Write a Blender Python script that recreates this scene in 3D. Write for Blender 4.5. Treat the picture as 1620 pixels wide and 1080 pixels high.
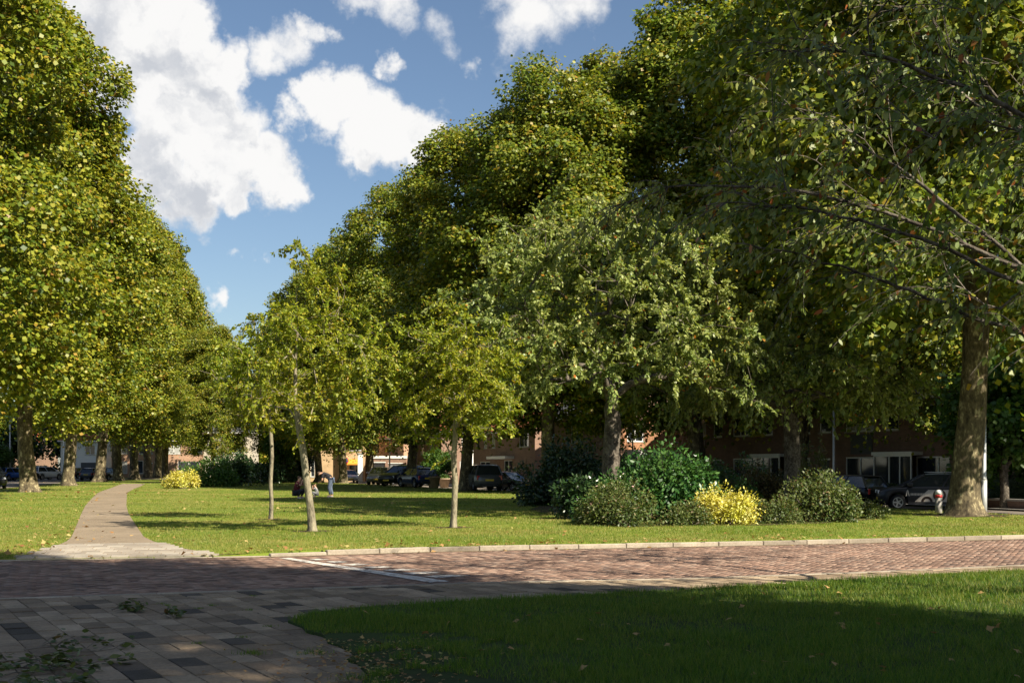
import bpy, bmesh, math, random
import numpy as np
from mathutils import Vector, Matrix, Euler
R = math.radians
for o in list(bpy.data.objects): bpy.data.objects.remove(o)
SC = bpy.context.scene
COL = SC.collection
# ------------------------------------------------------------------ camera, sky, sun, exposure
EYE, FPX, HOR = 1.6, 2000.0, 738.0        # eye height (m), focal length in photo pixels, horizon row
cd = bpy.data.cameras.new('camera'); cam = bpy.data.objects.new('camera', cd); COL.objects.link(cam)
cam.location = (0, 0, EYE); cam.rotation_euler = (R(90), 0, 0)
cd.sensor_width = 36; cd.lens = 36*FPX/1620; cd.shift_y = (HOR-540)/1620
cd.clip_start = 0.05; cd.clip_end = 6000
SC.camera = cam
SUN_EL, SUN_BACK = 40.0, 42.0             # elevation; degrees the sun stands behind the camera's right hand
sd = Vector((math.cos(R(SUN_EL))*math.cos(R(SUN_BACK)), -math.cos(R(SUN_EL))*math.sin(R(SUN_BACK)), math.sin(R(SUN_EL))))
sl = bpy.data.lights.new('sun', 'SUN'); sl.energy = 5.0; sl.angle = R(0.53); sl.color = (1.0, .91, .74)
sun = bpy.data.objects.new('sun', sl); COL.objects.link(sun)
sun.rotation_euler = sd.to_track_quat('Z', 'Y').to_euler(); sun.location = (60, -20, 60)
vs = SC.view_settings
vs.view_transform = 'Standard'; vs.look = 'None'; vs.exposure = 1.15; vs.gamma = 1.0; vs.use_curve_mapping = False
SC.cycles.use_denoising = True
SC.cycles.max_bounces = 6; SC.cycles.diffuse_bounces = 3; SC.cycles.glossy_bounces = 3
SC.cycles.transmission_bounces = 4; SC.cycles.transparent_max_bounces = 6
SC.cycles.sample_clamp_indirect = 6.0

W = bpy.data.worlds.new('World'); SC.world = W; W.use_nodes = True
nt = W.node_tree; N = nt.nodes; L = nt.links
for n in list(N): N.remove(n)
def wn(t, **k):
    n = N.new(t)
    for a, b in k.items(): setattr(n, a, b)
    return n
def wmath(op, a, b=None, c=None, clamp=False):
    n = wn('ShaderNodeMath', operation=op, use_clamp=clamp)
    for i, v in enumerate((a, b, c)):
        if v is None: continue
        if isinstance(v, (int, float)): n.inputs[i].default_value = v
        else: L.new(v, n.inputs[i])
    return n.outputs[0]
def wvec(op, a, b):
    n = wn('ShaderNodeVectorMath', operation=op)
    for i, v in enumerate((a, b)):
        if v is None: continue
        if isinstance(v, (tuple, list, Vector)): n.inputs[i].default_value = tuple(v)
        elif isinstance(v, (int, float)): n.inputs['Scale'].default_value = v
        else: L.new(v, n.inputs[i])
    return n
def wnoise(vec, scale, detail=5, rough=.55):
    n = wn('ShaderNodeTexNoise'); n.inputs['Scale'].default_value = scale
    n.inputs['Detail'].default_value = detail; n.inputs['Roughness'].default_value = rough
    L.new(vec, n.inputs['Vector']); return n
def wramp(v, lo, hi, a=0., b=1.):
    n = wn('ShaderNodeMapRange', interpolation_type='SMOOTHSTEP'); L.new(v, n.inputs['Value'])
    for k, x in (('From Min', lo), ('From Max', hi), ('To Min', a), ('To Max', b)): n.inputs[k].default_value = x
    return n.outputs['Result']
out = wn('ShaderNodeOutputWorld'); bg = wn('ShaderNodeBackground')
sky = wn('ShaderNodeTexSky', sky_type='NISHITA'); sky.sun_disc = False
sky.sun_elevation = R(SUN_EL); sky.sun_rotation = R(90+SUN_BACK)
sky.air_density = 1.0; sky.dust_density = .6; sky.ozone_density = 2.5; sky.altitude = 0
SKY_STRENGTH = .051
tc = wn('ShaderNodeTexCoord'); D0 = tc.outputs['Generated']
# clouds: cumulus heaps at directions of the real sky, edges broken up by noise
w1 = wnoise(D0, 9, 6, .6); w2 = wnoise(D0, 34, 6, .6)
o1 = wvec('SCALE', wvec('SUBTRACT', w1.outputs['Color'], (.5, .5, .5)).outputs[0], .085).outputs[0]
o2 = wvec('SCALE', wvec('SUBTRACT', w2.outputs['Color'], (.5, .5, .5)).outputs[0], .034).outputs[0]
DW = wvec('ADD', wvec('ADD', D0, o1).outputs[0], o2).outputs[0]
heaps = [(190,10,100,1),(285,50,62,1),(230,120,92,1),(315,150,66,1),(345,115,44,.9),(270,215,85,1),(360,215,58,.8),(335,285,68,1),
 (400,285,56,1),(455,300,42,.9),(362,335,34,.9),(140,110,90,1),(235,300,70,1),(290,330,50,.9),
 (495,160,44,1),(535,185,56,1),(590,205,60,1),(640,208,54,1),(672,212,34,.9),(655,235,34,.95),(450,196,34,.75),(415,203,24,.55),(580,243,26,.9),
 (420,85,42,.62),(368,85,34,.62),(478,50,30,.62),(450,70,40,.5),(596,105,26,.6),(610,8,60,.5),(560,0,40,.5),(690,62,42,.36),(735,105,18,.36),
 (840,30,75,.62),(910,5,70,.6),(780,0,50,.5),(850,80,36,.42),(364,420,24,.6),(352,385,22,.55),(345,500,24,.7),(415,430,20,.5),(375,450,16,.45)]
field = None; shadef = None
DS = wvec('ADD', DW, (.020, -.004, .022)).outputs[0]
for px, py, r, w in heaps:
    c = Vector(((px-810)/FPX, 1, (HOR-py+14)/FPX)); k = c.length; c.normalize()
    dn = wvec('DISTANCE', DW, c)
    n = wn('ShaderNodeMapRange', interpolation_type='SMOOTHSTEP'); L.new(dn.outputs['Value'], n.inputs['Value'])
    n.inputs['From Min'].default_value = 0; n.inputs['From Max'].default_value = 1.72*r/FPX/k
    n.inputs['To Min'].default_value = w; n.inputs['To Max'].default_value = 0
    v = n.outputs['Result']
    field = v if field is None else wmath('MAXIMUM', field, v)
    if w < .8: continue
    n2 = wn('ShaderNodeMapRange', interpolation_type='SMOOTHSTEP'); L.new(wvec('DISTANCE', DS, c).outputs['Value'], n2.inputs['Value'])
    for kk, x in (('From Min', 0), ('From Max', 1.5*r/FPX/k), ('To Min', 1), ('To Max', 0)): n2.inputs[kk].default_value = x
    shadef = n2.outputs['Result'] if shadef is None else wmath('MAXIMUM', shadef, n2.outputs['Result'])
# the same kind of broken cumulus over the rest of the sky
sep = wn('ShaderNodeSeparateXYZ'); L.new(D0, sep.inputs[0])
inv = wmath('DIVIDE', 1.0, wmath('MAXIMUM', wmath('ADD', sep.outputs[2], .12), .05))
pl = wn('ShaderNodeCombineXYZ'); L.new(wmath('MULTIPLY', sep.outputs[0], inv), pl.inputs[0]); L.new(wmath('MULTIPLY', sep.outputs[1], inv), pl.inputs[1])
gen = wramp(wnoise(pl.outputs[0], .9, 7, .58).outputs['Fac'], .52, .68)
away = wramp(wvec('DISTANCE', D0, Vector((0, 1, .19)).normalized()).outputs['Value'], .52, .75)
above = wramp(sep.outputs[2], .0, .08)
gen = wmath('MULTIPLY', wmath('MULTIPLY', gen, away), above)
field = wmath('MAXIMUM', field, wmath('MULTIPLY', gen, .9))
fine = wnoise(D0, 26, 8, .62).outputs['Fac']
dens = wramp(wmath('ADD', field, wmath('MULTIPLY', wmath('SUBTRACT', fine, .5), .85)), .20, .60)
# light from the sun's side on the heaps, greyer undersides
lp = wvec('ADD', DW, tuple(.02*x for x in sd)).outputs[0]
na = wnoise(DW, 17, 5, .5).outputs['Fac']; nb = wnoise(lp, 17, 5, .5).outputs['Fac']
sh = wramp(wmath('SUBTRACT', wmath('MULTIPLY', wmath('SUBTRACT', na, nb), 2.2), wmath('MULTIPLY', wmath('SUBTRACT', shadef, .55), .55)), -.42, .16)
ccol = wn('ShaderNodeMix', data_type='RGBA'); L.new(sh, ccol.inputs['Factor'])
ccol.inputs['A'].default_value = (5.4, 5.6, 6.0, 1); ccol.inputs['B'].default_value = (8.7, 8.6, 8.45, 1)
mx = wn('ShaderNodeMix', data_type='RGBA'); L.new(wmath('MULTIPLY', dens, .97), mx.inputs['Factor'])
L.new(sky.outputs[0], mx.inputs['A']); L.new(ccol.outputs['Result'], mx.inputs['B'])
L.new(mx.outputs['Result'], bg.inputs['Color']); bg.inputs['Strength'].default_value = SKY_STRENGTH
L.new(bg.outputs[0], out.inputs[0])

# ------------------------------------------------------------------ helpers
rng = np.random.default_rng(7); rnd = random.Random(11)
def tag(o, label=None, cat=None, group=None, kind=None):
    for k, v in (('label', label), ('category', cat), ('group', group), ('kind', kind)):
        if v: o[k] = v
    return o
def empty(name, loc=(0, 0, 0), rz=0.0, label=None, cat=None, group=None):
    o = bpy.data.objects.new(name, None); COL.objects.link(o); o.empty_display_size = .2
    o.location = loc; o.rotation_euler = (0, 0, rz); return tag(o, label, cat, group)
def link(name, me, parent=None, loc=None, rot=None):
    o = bpy.data.objects.new(name, me); COL.objects.link(o); o.parent = parent
    if loc is not None: o.location = loc
    if rot is not None: o.rotation_euler = rot
    return o
def raw_mesh(name, V, F, mat=None, smooth=False):
    """V (n,3) array, F (m,k) array of equal-sized faces"""
    V = np.asarray(V, np.float32).reshape(-1, 3); F = np.asarray(F, np.int32); k = F.shape[1]
    me = bpy.data.meshes.new(name)
    me.vertices.add(len(V)); me.vertices.foreach_set('co', V.ravel())
    me.loops.add(F.size); me.loops.foreach_set('vertex_index', F.ravel())
    me.polygons.add(len(F)); me.polygons.foreach_set('loop_start', np.arange(0, F.size, k, dtype=np.int32))
    if smooth: me.polygons.foreach_set('use_smooth', np.ones(len(F), bool))
    me.update(calc_edges=True)
    if mat: me.materials.append(mat)
    return me
class MB:
    """collects boxes, tubes, prisms; build() makes one mesh object"""
    def __init__(s): s.v = []; s.f = []
    def add(s, v, f):
        o = len(s.v); s.v += [tuple(p) for p in v]; s.f += [tuple(i+o for i in q) for q in f]; return s
    def box(s, x0, x1, y0, y1, z0, z1, M=None):
        v = [(x, y, z) for x in (x0, x1) for y in (y0, y1) for z in (z0, z1)]
        if M is not None: v = [M @ Vector(p) for p in v]
        return s.add(v, [(0, 1, 3, 2), (4, 6, 7, 5), (0, 4, 5, 1), (2, 3, 7, 6), (0, 2, 6, 4), (1, 5, 7, 3)])
    def tube(s, pts, rad, k=8, caps=True):
        pts = [Vector(p) for p in pts]; n = len(pts)
        if not hasattr(rad, '__len__'): rad = [rad]*n
        v = []; f = []
        for i, p in enumerate(pts):
            d = (pts[min(i+1, n-1)]-pts[max(i-1, 0)]).normalized()
            a = d.cross(Vector((0, 0, 1)) if abs(d.z) < .9 else Vector((1, 0, 0))).normalized(); b = d.cross(a)
            for j in range(k):
                t = 2*math.pi*j/k; v.append(p+rad[i]*(math.cos(t)*a+math.sin(t)*b))
        for i in range(n-1):
            for j in range(k):
                f.append((i*k+j, i*k+(j+1) % k, (i+1)*k+(j+1) % k, (i+1)*k+j))
        if caps: f += [tuple(range(k))[::-1], tuple((n-1)*k+j for j in range(k))]
        return s.add(v, f)
    def prism(s, poly, h0, h1, axis='z'):
        n = len(poly)
        def P(a, b, h): return {'z': (a, b, h), 'y': (a, h, b), 'x': (h, a, b)}[axis]
        v = [P(a, b, h0) for a, b in poly]+[P(a, b, h1) for a, b in poly]
        f = [(i, (i+1) % n, n+(i+1) % n, n+i) for i in range(n)]+[tuple(range(n))[::-1], tuple(range(n, 2*n))]
        return s.add(v, f)
    def lathe(s, prof, k=16, M=None):
        """prof: (r, z) points, about z"""
        v = []; f = []
        for r, z in prof:
            for j in range(k): v.append(Vector((r*math.cos(2*math.pi*j/k), r*math.sin(2*math.pi*j/k), z)))
        if M is not None: v = [M @ p for p in v]
        for i in range(len(prof)-1):
            for j in range(k): f.append((i*k+j, i*k+(j+1) % k, (i+1)*k+(j+1) % k, (i+1)*k+j))
        return s.add(v, f)
    def mesh(s, name, mat=None, smooth=False, bevel=0):
        me = bpy.data.meshes.new(name); me.from_pydata(s.v, [], s.f)
        bm = bmesh.new(); bm.from_mesh(me); bmesh.ops.recalc_face_normals(bm, faces=bm.faces)
        if bevel: bmesh.ops.bevel(bm, geom=list(bm.edges), offset=bevel, segments=1, affect='EDGES')
        bm.to_mesh(me); bm.free()
        if smooth:
            for p in me.polygons: p.use_smooth = True
        if mat: me.materials.append(mat)
        return me
    def build(s, name, mat=None, parent=None, smooth=False, bevel=0, loc=None, rot=None):
        return link(name, s.mesh(name, mat, smooth, bevel), parent, loc, rot)
def box(name, dims, mat, parent=None, bevel=0): return MB().box(*dims).build(name, mat, parent, bevel=bevel)
def sstep(a, b, x): t = np.clip((np.asarray(x, float)-a)/(b-a), 0, 1); return t*t*(3-2*t)

# ------------------------------------------------------------------ materials
def ramp_node(nt, stops, interp='LINEAR'):
    n = nt.nodes.new('ShaderNodeValToRGB'); cr = n.color_ramp; cr.interpolation = interp
    while len(cr.elements) > 1: cr.elements.remove(cr.elements[-1])
    for i, (p, c) in enumerate(stops):
        e = cr.elements[0] if i == 0 else cr.elements.new(p)
        e.position = p; e.color = (*c, 1)
    return n
def new_mat(name):
    m = bpy.data.materials.new(name); m.use_nodes = True
    nt = m.node_tree; return m, nt, nt.nodes['Principled BSDF']
def plain(name, col, rough=.6, metal=0., spec=.5, var=.12, scale=8., bump=0., bscale=60., coat=0.):
    m, nt, b = new_mat(name)
    b.inputs['Roughness'].default_value = rough; b.inputs['Metallic'].default_value = metal
    b.inputs['Specular IOR Level'].default_value = spec; b.inputs['Coat Weight'].default_value = coat
    t = nt.nodes.new('ShaderNodeTexCoord'); n = nt.nodes.new('ShaderNodeTexNoise')
    n.inputs['Scale'].default_value = scale; n.inputs['Detail'].default_value = 6
    nt.links.new(t.outputs['Object'], n.inputs['Vector'])
    r = ramp_node(nt, [(.3, tuple(c*(1-var) for c in col)), (.7, tuple(min(1, c*(1+var)) for c in col))])
    nt.links.new(n.outputs['Fac'], r.inputs[0]); nt.links.new(r.outputs[0], b.inputs['Base Color'])
    if bump:
        n2 = nt.nodes.new('ShaderNodeTexNoise'); n2.inputs['Scale'].default_value = bscale; n2.inputs['Detail'].default_value = 4
        nt.links.new(t.outputs['Object'], n2.inputs['Vector'])
        bp = nt.nodes.new('ShaderNodeBump'); bp.inputs['Strength'].default_value = bump; bp.inputs['Distance'].default_value = .02
        nt.links.new(n2.outputs['Fac'], bp.inputs['Height']); nt.links.new(bp.outputs[0], b.inputs['Normal'])
    return m
def leafmat(name, stops, trans=.35, rough=.45, tint=(1.25, 1.2, .45), patch=None):
    """one colour for each leaf (random by island), light passing through"""
    m, nt, b = new_mat(name); l = nt.links
    g = nt.nodes.new('ShaderNodeNewGeometry'); r = ramp_node(nt, stops)
    l.new(g.outputs['Random Per Island'], r.inputs[0])
    colr = r.outputs[0]
    t = nt.nodes.new('ShaderNodeTexCoord'); n = nt.nodes.new('ShaderNodeTexNoise'); n.inputs['Scale'].default_value = .45; n.inputs['Detail'].default_value = 3
    l.new(t.outputs['Object'], n.inputs['Vector'])
    hs = nt.nodes.new('ShaderNodeHueSaturation'); l.new(colr, hs.inputs['Color'])
    mr = nt.nodes.new('ShaderNodeMapRange'); l.new(n.outputs['Fac'], mr.inputs['Value'])
    for k, v in (('From Min', .3), ('From Max', .7), ('To Min', .485), ('To Max', .52)): mr.inputs[k].default_value = v
    l.new(mr.outputs[0], hs.inputs['Hue'])
    b.inputs['Roughness'].default_value = rough; b.inputs['Specular IOR Level'].default_value = .35
    l.new(hs.outputs[0], b.inputs['Base Color'])
    tr = nt.nodes.new('ShaderNodeBsdfTranslucent')
    mu = nt.nodes.new('ShaderNodeMix'); mu.data_type = 'RGBA'; mu.blend_type = 'MULTIPLY'; mu.inputs['Factor'].default_value = 1
    l.new(hs.outputs[0], mu.inputs['A']); mu.inputs['B'].default_value = (*tint, 1)
    l.new(mu.outputs['Result'], tr.inputs['Color'])
    ms = nt.nodes.new('ShaderNodeMixShader'); ms.inputs[0].default_value = trans
    l.new(b.outputs[0], ms.inputs[1]); l.new(tr.outputs[0], ms.inputs[2])
    l.new(ms.outputs[0], nt.nodes['Material Output'].inputs['Surface'])
    return m
def islandmat(name, stops, rough=.85, bump=.3, bscale=60, noise=.25, nscale=3., spec=.3):
    """stones, bricks, tiles: a colour for each piece plus grain"""
    m, nt, b = new_mat(name); l = nt.links
    oi = nt.nodes.new('ShaderNodeObjectInfo'); g = nt.nodes.new('ShaderNodeNewGeometry')
    ad = nt.nodes.new('ShaderNodeMath'); ad.operation = 'ADD'; l.new(oi.outputs['Random'], ad.inputs[0]); l.new(g.outputs['Random Per Island'], ad.inputs[1])
    fr = nt.nodes.new('ShaderNodeMath'); fr.operation = 'FRACT'; l.new(ad.outputs[0], fr.inputs[0])
    r = ramp_node(nt, stops); l.new(fr.outputs[0], r.inputs[0])
    n = nt.nodes.new('ShaderNodeTexNoise'); n.inputs['Scale'].default_value = nscale; n.inputs['Detail'].default_value = 8; n.inputs['Roughness'].default_value = .65
    l.new(g.outputs['Position'], n.inputs['Vector'])
    mr = nt.nodes.new('ShaderNodeMapRange'); l.new(n.outputs['Fac'], mr.inputs['Value'])
    for k, v in (('From Min', .25), ('From Max', .75), ('To Min', 1-noise), ('To Max', 1+noise)): mr.inputs[k].default_value = v
    hs = nt.nodes.new('ShaderNodeHueSaturation'); l.new(r.outputs[0], hs.inputs['Color']); l.new(mr.outputs[0], hs.inputs['Value'])
    n3 = nt.nodes.new('ShaderNodeTexNoise'); n3.inputs['Scale'].default_value = nscale*14; n3.inputs['Detail'].default_value = 6; n3.inputs['Roughness'].default_value = .75
    l.new(g.outputs['Position'], n3.inputs['Vector'])
    mr3 = nt.nodes.new('ShaderNodeMapRange'); l.new(n3.outputs['Fac'], mr3.inputs['Value'])
    for k, v in (('From Min', .25), ('From Max', .75), ('To Min', 1-noise*.9), ('To Max', 1+noise*.9)): mr3.inputs[k].default_value = v
    mm = nt.nodes.new('ShaderNodeMath'); mm.operation = 'MULTIPLY'; l.new(mr.outputs[0], mm.inputs[0]); l.new(mr3.outputs[0], mm.inputs[1]); l.new(mm.outputs[0], hs.inputs['Value'])
    l.new(hs.outputs[0], b.inputs['Base Color'])
    b.inputs['Roughness'].default_value = rough; b.inputs['Specular IOR Level'].default_value = spec
    n2 = nt.nodes.new('ShaderNodeTexNoise'); n2.inputs['Scale'].default_value = bscale; n2.inputs['Detail'].default_value = 5
    l.new(g.outputs['Position'], n2.inputs['Vector'])
    bp = nt.nodes.new('ShaderNodeBump'); bp.inputs['Strength'].default_value = bump; bp.inputs['Distance'].default_value = .01
    l.new(n2.outputs['Fac'], bp.inputs['Height']); l.new(bp.outputs[0], b.inputs['Normal'])
    return m
def mixground(name, cols, scales=(.35, 3., 22.), bump=.4, rough=.95):
    """two-scale noise mix of earth or turf colours"""
    m, nt, b = new_mat(name); l = nt.links
    g = nt.nodes.new('ShaderNodeNewGeometry'); b.inputs['Roughness'].default_value = rough; b.inputs['Specular IOR Level'].default_value = .15
    ns = []
    for s in scales:
        n = nt.nodes.new('ShaderNodeTexNoise'); n.inputs['Scale'].default_value = s; n.inputs['Detail'].default_value = 7; n.inputs['Roughness'].default_value = .6
        l.new(g.outputs['Position'], n.inputs['Vector']); ns.append(n.outputs['Fac'])
    a = nt.nodes.new('ShaderNodeMath'); a.operation = 'MULTIPLY_ADD'; l.new(ns[1], a.inputs[0]); a.inputs[1].default_value = .6; l.new(ns[0], a.inputs[2])
    c = nt.nodes.new('ShaderNodeMath'); c.operation = 'MULTIPLY_ADD'; l.new(ns[2], c.inputs[0]); c.inputs[1].default_value = .5; l.new(a.outputs[0], c.inputs[2])
    mr = nt.nodes.new('ShaderNodeMapRange'); l.new(c.outputs[0], mr.inputs['Value']); mr.inputs['From Min'].default_value = .75; mr.inputs['From Max'].default_value = 1.35
    r = ramp_node(nt, [(i/(len(cols)-1), cc) for i, cc in enumerate(cols)]); l.new(mr.outputs[0], r.inputs[0]); l.new(r.outputs[0], b.inputs['Base Color'])
    bp = nt.nodes.new('ShaderNodeBump'); bp.inputs['Strength'].default_value = bump; bp.inputs['Distance'].default_value = .03
    l.new(ns[2], bp.inputs['Height']); l.new(bp.outputs[0], b.inputs['Normal'])
    return m
def brickmat(name, c1, c2, mortar, scale=1., bw=.22, bh=.066):
    m, nt, b = new_mat(name); l = nt.links
    t = nt.nodes.new('ShaderNodeTexCoord'); s = nt.nodes.new('ShaderNodeSeparateXYZ'); l.new(t.outputs['Object'], s.inputs[0])
    ad = nt.nodes.new('ShaderNodeMath'); ad.operation = 'ADD'; l.new(s.outputs[0], ad.inputs[0]); l.new(s.outputs[1], ad.inputs[1])
    c = nt.nodes.new('ShaderNodeCombineXYZ'); l.new(ad.outputs[0], c.inputs[0]); l.new(s.outputs[2], c.inputs[1])
    k = nt.nodes.new('ShaderNodeTexBrick'); l.new(c.outputs[0], k.inputs['Vector']); k.inputs['Scale'].default_value = scale
    k.inputs['Brick Width'].default_value = bw; k.inputs['Row Height'].default_value = bh; k.inputs['Mortar Size'].default_value = .008
    k.inputs['Color1'].default_value = (*c1, 1); k.inputs['Color2'].default_value = (*c2, 1); k.inputs['Mortar'].default_value = (*mortar, 1)
    n = nt.nodes.new('ShaderNodeTexNoise'); n.inputs['Scale'].default_value = 1.2; n.inputs['Detail'].default_value = 6; l.new(t.outputs['Object'], n.inputs['Vector'])
    mr = nt.nodes.new('ShaderNodeMapRange'); l.new(n.outputs['Fac'], mr.inputs['Value'])
    for kk, v in (('From Min', .3), ('From Max', .7), ('To Min', .8), ('To Max', 1.15)): mr.inputs[kk].default_value = v
    hs = nt.nodes.new('ShaderNodeHueSaturation'); l.new(k.outputs['Color'], hs.inputs['Color']); l.new(mr.outputs[0], hs.inputs['Value'])
    l.new(hs.outputs[0], b.inputs['Base Color']); b.inputs['Roughness'].default_value = .9
    return m
def rooftile(name, c1, c2):
    m, nt, b = new_mat(name); l = nt.links
    t = nt.nodes.new('ShaderNodeTexCoord'); k = nt.nodes.new('ShaderNodeTexBrick'); 
    s = nt.nodes.new('ShaderNodeSeparateXYZ'); l.new(t.outputs['Object'], s.inputs[0])
    ad = nt.nodes.new('ShaderNodeMath'); ad.operation = 'MULTIPLY_ADD'; l.new(s.outputs[2], ad.inputs[0]); ad.inputs[1].default_value = 1.4; ad.inputs[2].default_value = 0
    c = nt.nodes.new('ShaderNodeCombineXYZ'); l.new(s.outputs[0], c.inputs[0]); l.new(ad.outputs[0], c.inputs[1]); l.new(c.outputs[0], k.inputs['Vector'])
    k.inputs['Scale'].default_value = 1; k.inputs['Brick Width'].default_value = .24; k.inputs['Row Height'].default_value = .34; k.inputs['Mortar Size'].default_value = .02; k.offset = 0
    k.inputs['Color1'].default_value = (*c1, 1); k.inputs['Color2'].default_value = (*c2, 1); k.inputs['Mortar'].default_value = (*[x*.35 for x in c1], 1)
    l.new(k.outputs['Color'], b.inputs['Base Color']); b.inputs['Roughness'].default_value = .75
    bp = nt.nodes.new('ShaderNodeBump'); bp.inputs['Strength'].default_value = .6; bp.inputs['Distance'].default_value = .03; bp.invert = True
    l.new(k.outputs['Fac'], bp.inputs['Height']); l.new(bp.outputs[0], b.inputs['Normal'])
    return m
def barkmat(name, cols, scale=4., stretch=.35, bump=.6):
    m, nt, b = new_mat(name); l = nt.links
    t = nt.nodes.new('ShaderNodeTexCoord'); mp = nt.nodes.new('ShaderNodeMapping'); mp.inputs['Scale'].default_value = (1, 1, stretch)
    l.new(t.outputs['Object'], mp.inputs['Vector'])
    n = nt.nodes.new('ShaderNodeTexNoise'); n.inputs['Scale'].default_value = scale; n.inputs['Detail'].default_value = 5; n.inputs['Roughness'].default_value = .6
    l.new(mp.outputs[0], n.inputs['Vector'])
    n2 = nt.nodes.new('ShaderNodeTexNoise'); n2.inputs['Scale'].default_value = scale*4; n2.inputs['Detail'].default_value = 4; l.new(mp.outputs[0], n2.inputs['Vector'])
    a = nt.nodes.new('ShaderNodeMath'); a.operation = 'MULTIPLY_ADD'; l.new(n2.outputs['Fac'], a.inputs[0]); a.inputs[1].default_value = .45; l.new(n.outputs['Fac'], a.inputs[2])
    mr = nt.nodes.new('ShaderNodeMapRange'); l.new(a.outputs[0], mr.inputs['Value']); mr.inputs['From Min'].default_value = .5; mr.inputs['From Max'].default_value = 1.02
    r = ramp_node(nt, [(i/(len(cols)-1), c) for i, c in enumerate(cols)]); l.new(mr.outputs[0], r.inputs[0]); l.new(r.outputs[0], b.inputs['Base Color'])
    b.inputs['Roughness'].default_value = .9; b.inputs['Specular IOR Level'].default_value = .2
    bp = nt.nodes.new('ShaderNodeBump'); bp.inputs['Strength'].default_value = bump; bp.inputs['Distance'].default_value = .03
    l.new(a.outputs[0], bp.inputs['Height']); l.new(bp.outputs[0], b.inputs['Normal'])
    return m
M = {}
M['plane_leaf'] = leafmat('plane_leaf', [(0, (.05, .085, .010)), (.25, (.11, .155, .014)), (.55, (.20, .23, .019)), (.82, (.29, .285, .026)), (.95, (.35, .31, .035)), (.985, (.34, .21, .03)), (1, (.22, .11, .03))], .34, tint=(1.25, 1.15, .4))
M['plane_leaf_dark'] = leafmat('plane_leaf_dark', [(0, (.07, .11, .012)), (.4, (.13, .175, .018)), (.75, (.21, .24, .024)), (.93, (.33, .3, .03)), (1, (.32, .19, .03))], .38)
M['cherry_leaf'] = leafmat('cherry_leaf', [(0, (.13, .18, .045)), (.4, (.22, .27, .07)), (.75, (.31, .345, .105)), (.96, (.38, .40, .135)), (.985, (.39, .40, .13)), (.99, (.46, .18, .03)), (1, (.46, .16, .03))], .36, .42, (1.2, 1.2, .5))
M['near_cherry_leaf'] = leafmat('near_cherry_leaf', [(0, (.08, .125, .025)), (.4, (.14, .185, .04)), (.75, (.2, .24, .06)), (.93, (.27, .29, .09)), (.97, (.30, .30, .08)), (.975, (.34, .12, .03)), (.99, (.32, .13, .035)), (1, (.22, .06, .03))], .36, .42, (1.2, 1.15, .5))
M['lawn_tree_leaf'] = leafmat('lawn_tree_leaf', [(0, (.12, .17, .014)), (.4, (.21, .255, .02)), (.75, (.30, .32, .028)), (.95, (.40, .37, .035)), (1, (.32, .2, .03))], .42)
M['garden_leaf'] = leafmat('garden_leaf', [(0, (.03, .075, .014)), (.5, (.06, .13, .02)), (1, (.11, .19, .03))], .35)
M['dark_leaf'] = leafmat('dark_leaf', [(0, (.014, .035, .012)), (.6, (.028, .06, .018)), (1, (.05, .085, .025))], .15, .3)
M['laurel_leaf'] = leafmat('laurel_leaf', [(0, (.02, .06, .015)), (.5, (.04, .105, .022)), (1, (.08, .16, .035))], .2, .3)
M['olive_leaf'] = leafmat('olive_leaf', [(0, (.05, .08, .02)), (.5, (.09, .12, .03)), (.9, (.14, .16, .045)), (1, (.17, .09, .05))], .3)
M['yellow_leaf'] = leafmat('yellow_leaf', [(0, (.25, .24, .02)), (.3, (.50, .44, .04)), (.7, (.68, .61, .12)), (1, (.76, .72, .32))], .3, .5, (1.05, 1, .4))
M['red_leaf'] = leafmat('red_leaf', [(0, (.05, .05, .018)), (.4, (.08, .075, .022)), (.7, (.12, .07, .03)), (1, (.15, .13, .04))], .25)
M['pink_flower'] = leafmat('pink_flower', [(0, (.55, .25, .22)), (.5, (.7, .5, .42)), (1, (.8, .72, .6))], .2, .6, (1, .9, .8))
M['plane_bark'] = barkmat('plane_bark', [(.035, .028, .018), (.065, .052, .032), (.10, .08, .048), (.15, .12, .07), (.34, .29, .17), (.45, .40, .26)], 3.4, .5, .6)
M['cherry_bark'] = barkmat('cherry_bark', [(.035, .028, .022), (.08, .066, .052), (.16, .138, .11), (.24, .21, .17)], 6, .8, .7)
M['lawn_bark'] = barkmat('lawn_bark', [(.10, .085, .06), (.19, .165, .115), (.27, .235, .16), (.33, .29, .19)], 7, .35, .8)
M['twig'] = plain('twig', (.17, .14, .11), .85, var=.3)
M['white_paint'] = plain('white_paint', (.74, .73, .69), .5, var=.05)
M['road_paint'], nt_, b_ = new_mat('road_paint')     # worn paint: brick showing through
g_ = nt_.nodes.new('ShaderNodeNewGeometry'); n_ = nt_.nodes.new('ShaderNodeTexNoise'); n_.inputs['Scale'].default_value = 9; n_.inputs['Detail'].default_value = 8; n_.inputs['Roughness'].default_value = .75
nt_.links.new(g_.outputs['Position'], n_.inputs['Vector']); r_ = ramp_node(nt_, [(.40, (.17, .11, .085)), (.47, (.40, .36, .31)), (.58, (.66, .63, .58)), (1, (.72, .70, .66))])
nt_.links.new(n_.outputs['Fac'], r_.inputs[0]); nt_.links.new(r_.outputs[0], b_.inputs['Base Color']); b_.inputs['Roughness'].default_value = .85
M['pole'] = plain('pole', (.42, .43, .43), .45, metal=.3, var=.06)
M['glass'] = plain('glass', (.025, .03, .035), .06, spec=.9, var=.2, scale=1.)
M['curtain_glass'] = plain('curtain_glass', (.38, .38, .35), .12, spec=.8, var=.15, scale=5.)
M['rubber'] = plain('rubber', (.016, .016, .017), .85, spec=.2)
M['rim'] = plain('rim', (.4, .4, .41), .35, metal=.8)
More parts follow.
